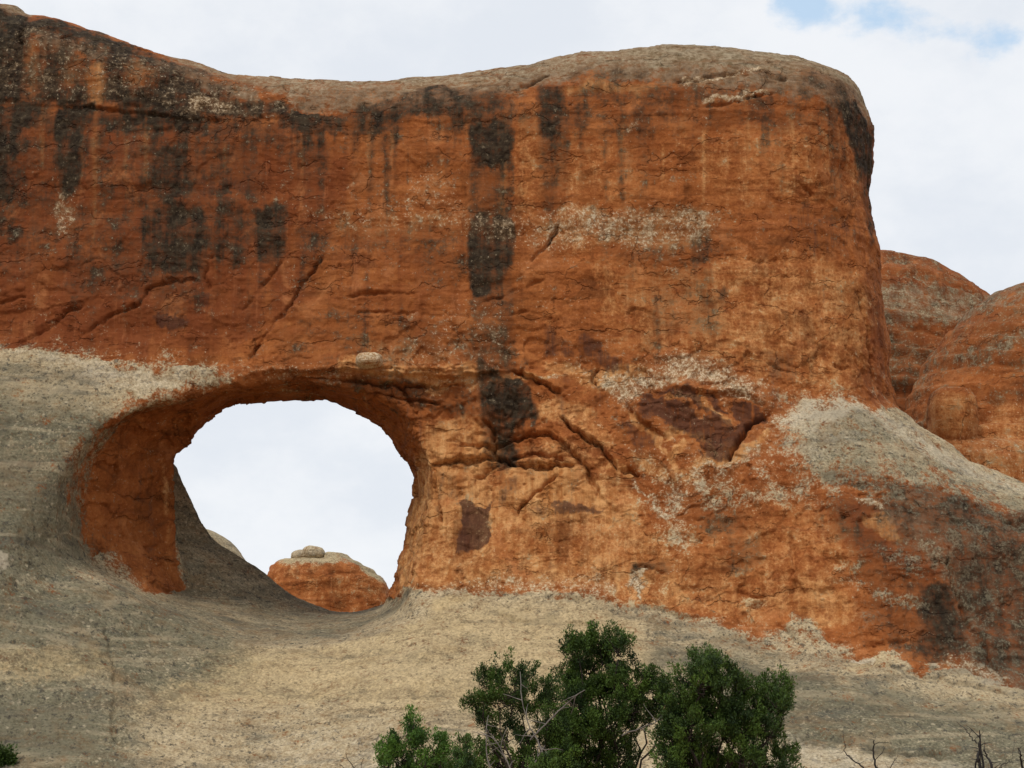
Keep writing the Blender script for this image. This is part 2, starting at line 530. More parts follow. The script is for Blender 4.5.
# depth of the front face: (px, py, metres from the camera)
FC = [
    # upper cliff
    (-500, -60, 70.8), (-150, -20, 70.5), (0, 40, 70.4), (250, 100, 70.4), (500, 90, 70.2), (700, 90, 70.0), (820, 100, 70.4), (880, 120, 71.2),
    (-500, 200, 70.2), (0, 200, 70.1), (200, 200, 70.15), (400, 200, 70.1), (550, 205, 69.9), (700, 200, 69.9), (800, 200, 70.1), (860, 210, 70.9),
    (0, 290, 70.0), (150, 290, 70.0), (330, 290, 70.0), (500, 290, 69.85), (650, 290, 69.8), (780, 290, 69.9), (880, 300, 70.7),
    (-500, 340, 69.9), (0, 340, 69.9), (110, 345, 69.9), (220, 362, 69.9), (330, 345, 69.85), (450, 350, 69.8), (600, 340, 69.6), (700, 340, 69.55), (780, 360, 69.5), (885, 390, 70.3),
    # below the ledge, left
    (-500, 365, 69.0), (0, 362, 69.15), (100, 372, 69.15), (200, 388, 69.4),
    (-500, 450, 66.9), (0, 450, 67.0), (70, 450, 67.6), (-500, 550, 64.6), (0, 550, 64.9), (70, 550, 65.9),
    (300, 380, 69.8), (400, 400, 69.9), (460, 400, 70.0), (510, 400, 70.0), (560, 400, 69.8), (620, 400, 69.45), (700, 400, 69.1), (790, 410, 68.95), (850, 420, 68.9), (900, 430, 69.3), (1000, 480, 70.0),
    (440, 450, 70.1), (500, 450, 69.9), (560, 450, 69.5), (620, 450, 69.05), (700, 450, 68.65), (790, 450, 68.1), (860, 460, 67.9), (930, 470, 68.2), (1020, 500, 68.9),
    (300, 480, 69.3), (150, 480, 68.2), (440, 520, 69.6), (500, 520, 69.2), (560, 510, 69.0), (640, 520, 68.4), (720, 520, 67.9), (800, 520, 67.3), (880, 520, 66.9), (960, 530, 66.9), (1040, 540, 67.2),
    (430, 570, 68.9), (500, 570, 68.6), (600, 570, 68.2), (700, 570, 67.5), (800, 580, 66.8), (880, 600, 66.2), (950, 600, 66.3), (1030, 600, 66.4),
    # foot of the cliff and the slope
    (-500, 620, 62.6), (0, 620, 63.2), (90, 585, 65.4), (150, 600, 66.0), (210, 620, 66.4), (300, 640, 66.6), (345, 635, 67.0), (400, 608, 68.0), (500, 598, 68.0), (600, 606, 67.5), (680, 622, 67.0), (760, 645, 66.2), (850, 668, 65.1), (930, 680, 64.5), (1030, 695, 64.0),
    (1500, 560, 66.5), (1500, 650, 65.0), (1500, 760, 60.0), (1500, 900, 51.5),
    (-500, 690, 60.6), (0, 680, 61.3), (100, 660, 62.9), (200, 680, 63.0), (300, 690, 63.2), (420, 670, 64.2), (520, 660, 64.7), (620, 665, 64.3), (720, 685, 63.2), (850, 705, 62.2), (1030, 725, 61.6),
    (-500, 770, 58.2), (0, 768, 58.4), (150, 768, 58.6), (300, 768, 58.8), (450, 768, 58.9), (600, 768, 58.7), (800, 768, 58.6), (1030, 775, 58.6),
    (-500, 880, 52.0), (0, 880, 52.0), (300, 880, 52.2), (600, 880, 52.2), (1030, 880, 52.0),
]


def tps_fit(pts, vals, lam):
    n = len(pts)
    d2 = ((pts[:, None] - pts[None]) ** 2).sum(2)
    K = 0.5 * d2 * np.log(d2 + 1e-9)
    K[np.arange(n), np.arange(n)] = lam
    Pm = np.concatenate([np.ones((n, 1)), pts], 1)
    A = np.zeros((n + 3, n + 3)); A[:n, :n] = K; A[:n, n:] = Pm; A[n:, :n] = Pm.T
    w = np.linalg.solve(A, np.concatenate([vals, np.zeros(3)]))
    def f(X, Z):
        out = w[n] + w[n + 1] * X + w[n + 2] * Z
        for i in range(n):
            r2 = (X - pts[i, 0]) ** 2 + (Z - pts[i, 1]) ** 2
            out = out + w[i] * 0.5 * r2 * np.log(r2 + 1e-9)
        return out
    return f


fc = np.array(FC, float)
fx, fz = to_xz(fc[:, 0], fc[:, 1], fc[:, 2])
CM = Map(X0, X1, Z0, Z1, 0.25)
cxg, czg = CM.grid()
Fcoarse = tps_fit(np.stack([fx, fz], 1), fc[:, 2], 0.02)(cxg, czg)
Fcoarse = np.clip(Fcoarse, 44, 72.5).astype(np.float32)
FMAP = CM.look(Fcoarse, GX, GZ)
# gradient, to turn the depth difference into a distance
gz_ = np.gradient(FMAP, GM.h, axis=1); gx_ = np.gradient(FMAP, GM.h, axis=0)
FSC = (1.0 / np.sqrt(1 + gz_ ** 2 + gx_ ** 2)).astype(np.float32)


def front_xz(px, py):
    """where the ray through a design pixel meets the front face; returns x, z"""
    px = np.asarray(px, float); py = np.asarray(py, float)
    y = np.full(px.shape, 68.0)
    for _ in range(40):
        x, z = to_xz(px, py, y)
        y = 0.5 * y + 0.5 * GM.look(FMAP, x, z)
    return to_xz(px, py, y)


# skyline of the fin
SIL = [(-600, -70), (-300, -45), (-120, -22), (-30, -3), (4, 1), (20, 3), (26, 9), (60, 13), (100, 26), (150, 43), (200, 59), (250, 72), (300, 77.5), (350, 78), (420, 76),
       (480, 69), (530, 60.5), (580, 50), (640, 44), (700, 42.5), (760, 46.5), (808, 51), (842, 60), (863, 74), (874, 94), (879, 118), (879, 145), (875, 175),
       (877, 210), (884, 250), (891, 290), (896, 340), (899, 385), (908, 415), (918, 440)]
sx, sz = to_xz(np.array([p[0] for p in SIL]), np.array([p[1] for p in SIL]), 72.3)
SILP = catmull(np.stack([sx, sz], 1), 4, closed=False)
SILP = np.concatenate([SILP, [(15.0, -6), (-34.0, -6), (-34.0, SILP[0, 1] - 1)]])
SILM, _ = poly_sdf(SILP, GX, GZ)
# top of the lower bench (right shoulder)
SH = [(-36, 18.2), (*to_xz(600, 370, 72.0),), (*to_xz(860, 392, 72.0),), (*to_xz(893, 405, 72.0),), (*to_xz(930, 428, 72),), (*to_xz(960, 447, 72),), (*to_xz(1024, 478, 72),), (*to_xz(1120, 520, 72),), (*to_xz(1300, 560, 72),), (34.5, 8.5)]
SH = np.array([(float(a), float(b)) for a, b in SH])
ZTOP = np.interp(GM.xs, SH[:, 0], SH[:, 1])
ZTOPM = np.repeat(ZTOP[:, None], GM.nz, 1).astype(np.float32)

# the tunnel: outline at several depths, (points of roof and jambs), (points of the floor)
HOLES = [
    (67.0, [(62, 560), (58, 500), (68, 458), (98, 422), (148, 398), (210, 380), (265, 370), (330, 375), (395, 397), (432, 435), (445, 480), (435, 530), (418, 585)],
     [(405, 620), (345, 641), (270, 646), (190, 628), (110, 585)]),
    (70.0, [(92, 555), (86, 500), (97, 458), (122, 428), (165, 407), (218, 391), (275, 382), (335, 387), (388, 405), (420, 442), (431, 485), (424, 530), (408, 585)],
     [(392, 612), (345, 629), (270, 632), (205, 617), (150, 598)]),
    (73.5, [(183, 590), (180, 560), (178, 520), (175, 462), (184, 444), (208, 421), (242, 405), (290, 401.5), (332, 406), (366, 421), (394, 446), (409, 470), (412.5, 492), (406, 520), (396, 560), (387, 598)],
     [(375, 612), (345, 617), (300, 617), (260, 611), (220, 602)]),
    (74.5, [(150, 545), (148, 500), (154, 460), (177, 430), (204, 410), (241, 394), (290, 390.5), (334, 395), (373, 413), (404, 441), (423, 470), (427, 495), (417, 525), (404, 562), (391, 598)],
     [(378, 609), (345, 615), (300, 613.5), (262, 602), (222, 583), (185, 562)]),
    (76.5, [(165, 440), (196, 404), (240, 388), (290, 384), (335, 388), (377, 407), (410, 435), (432, 470), (437, 500), (428, 530), (412, 565), (398, 598)],
     [(383, 605), (345, 612), (318, 606), (290, 594), (265, 573), (240, 556), (215, 538), (200, 518), (189, 496), (177, 468)]),
    (80.0, [(130, 430), (180, 388), (240, 368), (290, 362), (340, 366), (395, 390), (440, 430), (460, 470), (465, 510), (455, 545), (440, 575), (420, 605)],
     [(385, 630), (345, 640), (300, 630), (260, 602), (220, 570), (185, 530), (150, 480)]),
]
HD, HM, HFL = [], [], []
for (yd, roof, floor) in HOLES:
    pts = np.array(roof + floor, float)
    isf = np.array([0] * len(roof) + [1] * len(floor))
    hx, hz = to_xz(pts[:, 0], pts[:, 1], yd)
    nn = 5
    cp = catmull(np.stack([hx, hz], 1), nn)
    ef = np.zeros(len(cp))
    for i in range(len(pts)):
        a, b = isf[i], isf[(i + 1) % len(pts)]
        ef[i * nn:(i + 1) * nn] = 1.0 if (a and b) else (0.0 if not (a or b) else 0.6)
    d, idx = poly_sdf(cp, GX, GZ)
    HD.append(yd); HM.append(d); HFL.append(ef[idx].astype(np.float32))
HD = np.array(HD)


def hole_d(x, y, z, maps=None):
    maps = maps or HM
    ls = [GM.look(m, x, z) for m in maps]
    out = ls[0]
    for i in range(1, len(ls)):
        t = np.clip((y - HD[i - 1]) / (HD[i] - HD[i - 1]), 0, 1)
        out = out * (1 - t) + ls[i] * t
    if maps is HM:
        out = out - np.maximum(67.0 - y, 0) * 0.55 - np.maximum(y - 80.0, 0) * 0.5
    return out


def back_y(x, z):
    return 80.5 + 1.2 * np.sin(x * 0.16 + 0.6) + 0.10 * (14 - z)


def sdf(x, y, z):
    F = GM.look(FMAP, x, z); sc = GM.look(FSC, x, z)
    front = (F - y) * sc
    back = (y - back_y(x, z))
    slab = smax(front, back, 0.8)
    sil = GM.look(SILM, x, z)
    rad = 2.6
    u = np.maximum(slab + rad, 0); v = np.maximum(sil + rad, 0)
    fin = np.minimum(np.maximum(slab, sil), -rad) + np.sqrt(u * u + v * v)
    top = (z - GM.look(ZTOPM, x, z)) * 0.85 + np.maximum(y - 72, 0) * 0.06
    rl = 1.8
    u = np.maximum(slab + rl, 0); v = np.maximum(top + rl, 0)
    low = np.minimum(np.maximum(slab, top), -rl) + np.sqrt(u * u + v * v)
    d = smin(fin, low, 0.5)
    h = hole_d(x, y, z)
    return smax(d, -h, 0.45)


CELL = 0.18
bx0, bx1, by0, by1, bz0, bz1 = -35.2, 33.0, 47.0, 85.5, -1.2, 35.6
gx = np.arange(bx0, bx1, CELL); gy = np.arange(by0, by1, CELL); gzv = np.arange(bz0, bz1, CELL)
vals = np.empty((len(gx), len(gy), len(gzv)), np.float32)
XX, ZZ = np.meshgrid(gx, gzv, indexing='ij')
for j, yy in enumerate(gy):
    vals[:, j, :] = sdf(XX, np.full_like(XX, yy), ZZ)
vals[0] = np.maximum(vals[0], 0.2); vals[-1] = np.maximum(vals[-1], 0.2)
V, Q = surface_nets(vals, bx0, by0, bz0, CELL)
del vals
V = project(V, sdf, 2)
V, Q = subdivide(V, Q)
V = project(V, sdf, 1)
V, Q = subdivide(V, Q)
print("cliff verts", len(V)); print("cliff", len(V), "quads", len(Q))

# ---- 2-D maps of stains, some painted shade and carved relief, in the plane of the wall (x, z), metres
PM = Map(-21.0, 21.0, 0.5, 32.5, 0.05)
PX, PZ = PM.grid()


def window(pts, pad):
    x0, z0 = pts.min(0) - pad; x1, z1 = pts.max(0) + pad
    i0 = int(np.clip((x0 - PM.x0) / PM.h, 0, PM.nx - 1)); i1 = int(np.clip((x1 - PM.x0) / PM.h + 1, 1, PM.nx))
    j0 = int(np.clip((z0 - PM.z0) / PM.h, 0, PM.nz - 1)); j1 = int(np.clip((z1 - PM.z0) / PM.h + 1, 1, PM.nz))
    return slice(i0, i1), slice(j0, j1)


def paint(M, pix, strength, soft):
    """soft: edge width in metres"""
    p = np.array(pix, float)
    x, z = front_xz(p[:, 0], p[:, 1])
    pp = catmull(np.stack([x, z], 1), 3)
    if M is L:
        soft = soft * 2.0
    elif M is not G:
        soft = soft * 0.9 + 0.04
    wi = window(pp, soft * 1.5 + 0.1)
    if M[wi].size == 0:
        return
    d, _ = poly_sdf(pp, PX[wi], PZ[wi])
    M[wi] = np.maximum(M[wi], strength * sstep(soft, -soft, d))


def paint_line(M, pix, w, strength):
    wi, d, sg, tt = line_sd(pix, w * 2 + 0.1)
    taper = np.minimum(1, np.minimum(tt, 1 - tt) * 6 + 0.3)
    M[wi] = np.maximum(M[wi], strength * taper * sstep(w * 1.3, w * 0.3, d)).astype(np.float32)


def line_sd(pix, pad, sub=4):
    p = np.array(pix, float)
    x, z = front_xz(p[:, 0], p[:, 1])
    pp = catmull(np.stack([x, z], 1), sub, closed=False)
    wi = window(pp, pad)
    X, Z = PX[wi], PZ[wi]
    X = X + 0.16 * (WN1[wi]); Z = Z + 0.16 * (WN2[wi])
    best = np.full(X.shape, 1e9); sg = np.zeros(X.shape); tt = np.zeros(X.shape)
    for i in range(len(pp) - 1):
        a = pp[i]; e = pp[i + 1] - a
        L = (e * e).sum() + 1e-9
        t = np.clip(((X - a[0]) * e[0] + (Z - a[1]) * e[1]) / L, 0, 1)
        rx = X - a[0] - t * e[0]; rz = Z - a[1] - t * e[1]
        d = rx * rx + rz * rz
        m = d < best
        best[m] = d[m]
        sg[m] = np.sign(e[0] * rz - e[1] * rx)[m]
        tt[m] = ((i + t) / (len(pp) - 1))[m]
    return wi, np.sqrt(best), sg, tt


WN1 = fbm(PX * 1.6, PX * 0 + 3.1, PZ * 1.6, 4).astype(np.float32)
WN2 = fbm(PX * 1.6, PX * 0 + 9.4, PZ * 1.6, 4).astype(np.float32)
WN3 = fbm(PX * 0.9, PX * 0 + 5.5, PZ * 0.9, 3).astype(np.float32)
WN1 = WN1 + 0.5 * fbm(PX * 6, PX * 0 + 1.1, PZ * 6, 2).astype(np.float32); WN2 = WN2 + 0.5 * fbm(PX * 6, PX * 0 + 8.1, PZ * 6, 2).astype(np.float32)
RELIEF = np.zeros((PM.nx, PM.nz), np.float32)


def crack(pix, width, depth, raw=False):
    width = max(0.055, width * 0.17); depth = min(0.34, 0.14 + depth * 0.55) * (1.5 if raw else 0.8)
    wi, d, sg, tt = line_sd(pix, width * 4 + 0.05)
    taper = np.minimum(1, np.minimum(tt, 1 - tt) * 7 + 0.25) * (1.0 if raw else np.clip(0.70 + 1.3 * WN3[wi], 0.1, 1.0))
    RELIEF[wi] -= (depth * taper * np.exp(-(d / (width * (0.5 + 0.5 * taper))) ** 2)).astype(np.float32)


def ledge(pix, amp, fade, side=1, raw=False):
    """raises the rock on the left side (side=1) of the drawn line by amp, fading away from it"""
    wi, d, sg, tt = line_sd(pix, fade * 3)
    taper = np.minimum(1, np.minimum(tt, 1 - tt) * 6) * (1.0 if raw else np.clip(0.7 + 1.2 * WN3[wi], 0.1, 1.0))
    s = sstep(-0.03, 0.035, d * sg * side)
    RELIEF[wi] += ((0.95 if raw else 0.42) * amp * taper * s * np.exp(-d / fade)).astype(np.float32)


# PAINT_BEGIN
masks = {k: np.zeros((PM.nx, PM.nz), np.float32) for k in ('gray', 'dark', 'cream', 'purple', 'buff', 'cap', 'rust', 'lich')}
G, D, K, U, B, T, R, L = [masks[k] for k in ('gray', 'dark', 'cream', 'purple', 'buff', 'cap', 'rust', 'lich')]
# grey slickrock, left of the arch and the slope below everything
paint(G, [(-200, 346), (0, 350), (60, 356), (130, 364), (200, 372), (232, 379), (190, 389), (140, 401), (108, 420), (80, 448), (68, 480), (68, 520), (78, 550), (98, 572), (140, 584), (182, 592), (230, 600),
          (300, 612), (345, 614), (372, 612), (392, 602), (420, 594), (450, 588), (500, 590), (560, 592), (605, 601), (640, 610), (700, 626), (750, 642), (800, 656), (850, 668), (900, 668), (960, 672), (1024, 688), (1200, 700), (1200, 1000), (-300, 1000)], 1.0, 0.36)
paint(G, [(790, 396), (850, 398), (890, 410), (925, 430), (960, 452), (1030, 482), (1200, 530), (1150, 560), (1030, 520), (980, 500), (930, 488), (880, 482), (840, 484), (810, 488), (795, 460), (780, 425)], 0.86, 0.9)
paint(G, [(880, 402), (900, 400), (930, 415), (965, 437), (1030, 466), (1200, 505), (1200, 540), (1030, 500), (960, 470), (900, 430)], 0.9, 0.15)
paint(G, [(690, 470), (720, 470), (760, 480), (820, 485), (800, 500), (740, 505), (700, 500)], 0.55, 0.5)
paint(G, [(600, 612), (640, 600), (700, 618), (760, 640), (800, 620), (850, 650), (900, 655), (900, 690), (600, 690)], 0.8, 0.3)
paint(G, [(640, 470), (690, 480), (700, 540), (680, 560), (650, 520)], 0.38, 0.5)
paint(G, [(880, 540), (930, 520), (1030, 500), (1200, 540), (1200, 720), (960, 690), (945, 640), (950, 590), (900, 570)], 0.33, 0.8)
paint(G, [(832, 575), (850, 572), (890, 590), (925, 600), (920, 612), (880, 605), (850, 592)], 0.50, 0.4)
paint(G, [(790, 612), (812, 625), (812, 645), (795, 632)], 0.7, 0.2)
# cool lichen tint on the slickrock
paint(L, [(-200, 370), (60, 375), (90, 400), (60, 470), (70, 560), (150, 590), (190, 600), (240, 640), (150, 700), (110, 768), (110, 900), (-200, 900)], 0.75, 1.2)
paint(L, [(180, 585), (345, 614), (370, 612), (330, 630), (250, 650), (180, 640)], 0.7, 0.8)
paint(L, [(640, 650), (720, 650), (850, 690), (1030, 715), (1200, 730), (1200, 780), (900, 745), (700, 700)], 0.85, 0.7)
paint(L, [(820, 450), (900, 440), (1000, 490), (1200, 560), (1200, 720), (960, 690), (940, 560), (850, 500)], 0.45, 0.8)
paint(L, [(800, 405), (880, 405), (960, 455), (1030, 480), (1200, 530), (1030, 520), (930, 490), (800, 485)], 0.56, 0.5)
paint(D, [(800, 402), (850, 402), (900, 420), (880, 440), (820, 430)], 0.30, 0.4)
# pale crust
paint(K, [(600, 376), (640, 364), (690, 352), (720, 362), (770, 388), (800, 398), (870, 398), (890, 412), (840, 420), (790, 430), (760, 420), (720, 398), (680, 392), (650, 394), (628, 412), (612, 402)], 0.80, 0.5)
paint(K, [(545, 355), (590, 362), (625, 372), (640, 390), (600, 392), (570, 378)], 0.42, 0.4)
paint(K, [(555, 212), (620, 207), (712, 206), (722, 222), (700, 240), (650, 250), (590, 246), (545, 248)], 0.60, 0.45)
paint(K, [(300, 214), (400, 208), (470, 212), (550, 210), (545, 246), (480, 240), (400, 226), (320, 226)], 0.40, 0.4)
paint(K, [(405, 190), (432, 168), (462, 190), (478, 208), (440, 210), (390, 212)], 0.38, 0.3)
paint(K, [(632, 572), (640, 569), (643, 584), (642, 597), (636, 592), (629, 582)], 1.0, 0.06)
paint(K, [(400, 600), (430, 580), (500, 574), (580, 572), (620, 585), (600, 604), (560, 594), (450, 592)], 0.50, 0.3)
paint(K, [(660, 385), (760, 410), (860, 402), (880, 430), (800, 470), (735, 478), (690, 520), (650, 490), (628, 440)], 0.30, 0.6)
paint(K, [(620, 452), (650, 470), (660, 520), (680, 560), (700, 500), (720, 470), (680, 470), (640, 440)], 0.42, 0.4)
paint(K, [(50, 195), (75, 195), (80, 225), (72, 242), (56, 240)], 0.5, 0.25)
paint(K, [(10, 20), (100, 40), (200, 70), (290, 95), (280, 120), (100, 100), (0, 90)], 0.27, 0.5)
paint(K, [(880, 405), (960, 450), (1030, 482), (1030, 495), (950, 470), (890, 430)], 0.55, 0.3)
paint(K, [(230, 372), (300, 368), (420, 374), (480, 376), (470, 384), (380, 382), (280, 380)], 0.42, 0.2)
# black varnish
paint(D, [(-200, -40), (0, 0), (60, 10), (110, 28), (160, 48), (205, 66), (250, 90), (288, 104), (282, 117), (230, 119), (170, 116), (110, 110), (60, 106), (0, 104), (-200, 100)], 0.86, 0.5)
paint(D, [(0, 106), (60, 108), (140, 116), (280, 120), (276, 134), (230, 140), (150, 138), (60, 130), (0, 126)], 0.62, 0.3)
paint(D, [(56, 108), (86, 110), (84, 150), (78, 195), (60, 198), (56, 150)], 0.85, 0.2)
paint(D, [(112, 114), (132, 116), (130, 150), (116, 140)], 0.5, 0.2)
paint(D, [(150, 150), (190, 152), (198, 176), (192, 200), (160, 204), (150, 178)], 0.72, 0.3)
paint(D, [(145, 204), (205, 206), (208, 255), (190, 275), (150, 268), (140, 240)], 0.72, 0.35)
paint(D, [(252, 206), (284, 208), (284, 255), (256, 262)], 0.66, 0.2)
paint(D, [(295, 225), (330, 222), (330, 250), (300, 255)], 0.42, 0.3)
paint(D, [(0, 118), (12, 122), (14, 190), (0, 200), (-60, 190), (-60, 120)], 0.8, 0.2)
paint(D, [(15, 190), (26, 195), (24, 240), (14, 230)], 0.5, 0.2)
paint(D, [(200, 172), (260, 176), (255, 200), (205, 200)], 0.45, 0.3)
paint(D, [(400, 90), (450, 84), (510, 88), (512, 124), (470, 128), (440, 122), (400, 120), (320, 122), (330, 112)], 0.60, 0.3)
paint(D, [(470, 122), (510, 120), (512, 150), (500, 168), (478, 172), (470, 150)], 0.80, 0.15)
paint(D, [(472, 216), (512, 214), (513, 262), (500, 292), (474, 300), (468, 260)], 0.80, 0.15)
paint(D, [(470, 300), (508, 292), (500, 318), (476, 320)], 0.45, 0.2)
paint(D, [(470, 322), (512, 326), (514, 366), (476, 366)], 0.52, 0.2)
paint(D, [(477, 362), (500, 368), (522, 378), (534, 400), (538, 424), (520, 426), (500, 418), (482, 412), (478, 390)], 0.78, 0.10)
paint(D, [(482, 410), (516, 420), (512, 440), (520, 450), (512, 470), (494, 466), (496, 440), (484, 425)], 0.72, 0.15)
paint(D, [(496, 462), (520, 466), (520, 472), (498, 470)], 0.7, 0.1)
paint(D, [(536, 84), (566, 84), (566, 122), (552, 142), (538, 136)], 0.72, 0.25)
paint(D, [(541, 138), (552, 140), (552, 190), (543, 200)], 0.50, 0.25)
paint(D, [(844, 106), (862, 98), (880, 120), (882, 150), (872, 165), (862, 162), (848, 130)], 0.85, 0.2)
paint(D, [(780, 80), (830, 66), (866, 82), (870, 106), (840, 108), (790, 110)], 0.42, 0.5)
paint(D, [(860, 150), (880, 140), (884, 200), (872, 250), (866, 200)], 0.55, 0.2)
paint(D, [(690, 86), (706, 84), (712, 104), (690, 110)], 0.5, 0.3)
paint(D, [(640, 90), (676, 96), (672, 124), (640, 112)], 0.45, 0.3)
paint(D, [(560, 88), (700, 78), (700, 108), (640, 112), (560, 110)], 0.40, 0.4)
paint(D, [(925, 590), (950, 580), (960, 640), (945, 660), (918, 655), (912, 620)], 0.66, 0.35)
paint(D, [(855, 560), (940, 580), (950, 650), (900, 660), (870, 620)], 0.40, 0.6)
paint(D, [(960, 560), (1030, 560), (1200, 600), (1200, 690), (1000, 680), (960, 620)], 0.50, 0.7)
paint(D, [(870, 498), (960, 505), (1030, 518), (1100, 530), (1100, 545), (1000, 530), (900, 515)], 0.55, 0.35)
paint(D, [(690, 230), (712, 228), (712, 258), (690, 262)], 0.5, 0.2)
paint(D, [(630, 560), (668, 562), (668, 572), (634, 574)], 0.5, 0.15)
paint(D, [(0, 415), (16, 420), (12, 434), (0, 438)], 0.7, 0.15)
paint(D, [(0, 700), (90, 705), (105, 745), (60, 760), (0, 750)], 0.36, 0.5)
# purple-brown patina
paint(U, [(459, 502), (475, 506), (492, 500), (489, 525), (486, 545), (470, 552), (454, 558), (461, 530)], 1.25, 0.08)
paint(U, [(444, 470), (466, 470), (464, 500), (446, 508)], 0.55, 0.15)
paint(U, [(500, 486), (520, 482), (518, 500), (498, 508)], 0.75, 0.15)
paint(U, [(553, 498), (575, 502), (602, 506), (598, 514), (575, 517), (560, 510)], 1.0, 0.10)
paint(U, [(538, 500), (556, 500), (552, 508), (538, 508)], 0.7, 0.1)
paint(U, [(638, 404), (650, 392), (668, 390), (690, 396), (730, 402), (742, 398), (764, 412), (766, 424), (745, 430), (735, 445), (722, 458), (700, 456), (690, 440), (665, 432), (650, 418), (640, 418)], 1.0, 0.15)
paint(U, [(625, 425), (640, 422), (655, 440), (650, 450), (632, 440)], 0.75, 0.15)
paint(U, [(560, 378), (600, 385), (625, 412), (610, 420), (585, 400), (560, 395)], 0.5, 0.3)
paint(U, [(540, 320), (555, 324), (565, 345), (580, 352), (576, 360), (556, 358), (545, 360), (540, 340)], 0.85, 0.2)
paint(U, [(580, 330), (596, 336), (612, 352), (628, 358), (636, 374), (615, 378), (595, 362), (578, 350)], 0.85, 0.2)
paint(U, [(150, 314), (168, 310), (190, 316), (186, 326), (165, 327)], 1.0, 0.12)
paint(U, [(188, 296), (206, 292), (216, 300), (214, 312), (196, 310)], 0.75, 0.2)
paint(U, [(765, 352), (788, 352), (796, 372), (790, 386), (770, 384), (762, 368)], 0.66, 0.25)
paint(U, [(750, 392), (790, 388), (794, 408), (770, 412)], 0.55, 0.3)
paint(U, [(790, 205), (850, 210), (866, 235), (850, 255), (800, 255), (785, 230)], 0.60, 0.5)
paint(U, [(195, 178), (225, 182), (255, 186), (250, 198), (205, 196)], 0.85, 0.15)
paint(U, [(720, 430), (760, 432), (756, 446), (722, 456)], 0.5, 0.2)
paint(U, [(950, 535), (1030, 540), (1030, 590), (965, 590)], 0.55, 0.4)
paint(U, [(190, 400), (240, 392), (300, 384), (380, 395), (420, 420), (430, 450), (400, 420), (330, 400), (240, 405)], 0.55, 0.25)
# pale orange
paint(B, [(405, 480), (420, 440), (445, 425), (470, 420), (480, 440), (500, 470), (560, 470), (600, 480), (640, 500), (610, 520), (560, 500), (500, 510), (495, 550), (470, 560), (455, 500), (440, 520), (430, 560), (410, 585), (390, 590), (396, 550)], 0.62, 0.35)
paint(B, [(480, 440), (530, 440), (580, 445), (600, 470), (620, 500), (570, 500), (520, 480), (495, 470)], 0.5, 0.3)
paint(B, [(545, 365), (600, 375), (630, 372), (640, 385), (600, 392), (560, 380)], 0.7, 0.3)
paint(B, [(570, 400), (590, 402), (600, 430), (596, 445), (575, 425)], 0.6, 0.2)
paint(B, [(710, 590), (780, 585), (800, 612), (760, 620), (720, 610)], 0.55, 0.4)
paint(B, [(690, 570), (720, 560), (735, 590), (700, 600)], 0.4, 0.4)
paint(B, [(400, 560), (470, 565), (600, 560), (680, 580), (740, 610), (700, 620), (600, 590), (450, 590)], 0.45, 0.5)
paint(L, [(650, 640), (720, 650), (850, 685), (1030, 710), (1200, 730), (1200, 800), (900, 760), (760, 730)], 1.0, 0.5)
paint(B, [(340, 362), (400, 366), (470, 366), (512, 368), (512, 380), (470, 384), (400, 384), (350, 380)], 0.75, 0.2)
paint(K, [(460, 300), (512, 322), (512, 366), (440, 372), (360, 372), (400, 340)], 0.32, 0.4)
paint(B, [(625, 450), (650, 455), (680, 470), (720, 440), (745, 440), (700, 480), (660, 485)], 0.6, 0.3)
paint(B, [(350, 340), (420, 345), (460, 355), (440, 372), (380, 370)], 0.4, 0.3)
paint(B, [(840, 670), (870, 655), (900, 660), (880, 675)], 0.5, 0.2)
# grey-green cap
paint(T, [(150, 10), (205, 28), (260, 42), (330, 46), (420, 42), (420, 108), (340, 112), (300, 112), (285, 96), (230, 78), (170, 56)], 0.66, 0.35)
paint(T, [(400, 50), (480, 40), (540, 26), (600, 14), (700, 8), (800, 15), (880, 40), (900, 110), (840, 112), (780, 96), (720, 96), (640, 80), (560, 84), (480, 100), (400, 112)], 0.70, 0.5)
paint(T, [(600, 16), (700, 10), (800, 18), (870, 42), (880, 90), (800, 72), (700, 66), (640, 60)], 0.9, 0.4)
paint(T, [(40, -20), (22, 8), (12, 30), (14, 50), (0, 80), (-40, 60), (-40, -40), (0, -40)], 0.7, 0.3)
# deeper red
paint(R, [(-200, 100), (0, 100), (150, 116), (300, 120), (330, 180), (320, 260), (260, 330), (200, 360), (0, 345), (-200, 345)], 0.62, 1.5)
paint(R, [(330, 190), (400, 210), (470, 300), (440, 340), (340, 330), (300, 260)], 0.45, 0.8)
paint(R, [(660, 245), (760, 250), (870, 255), (885, 300), (800, 320), (700, 300)], 0.22, 0.8)
paint(R, [(860, 300), (890, 300), (897, 420), (880, 420)], 0.6, 0.4)
paint(R, [(840, 520), (940, 530), (1030, 540), (1030, 620), (940, 580), (860, 560)], 0.45, 0.5)
paint(R, [(70, 480), (95, 440), (150, 415), (240, 395), (200, 430), (178, 470), (180, 590), (100, 560)], 0.38, 0.5)
pr0 = random.Random(9)
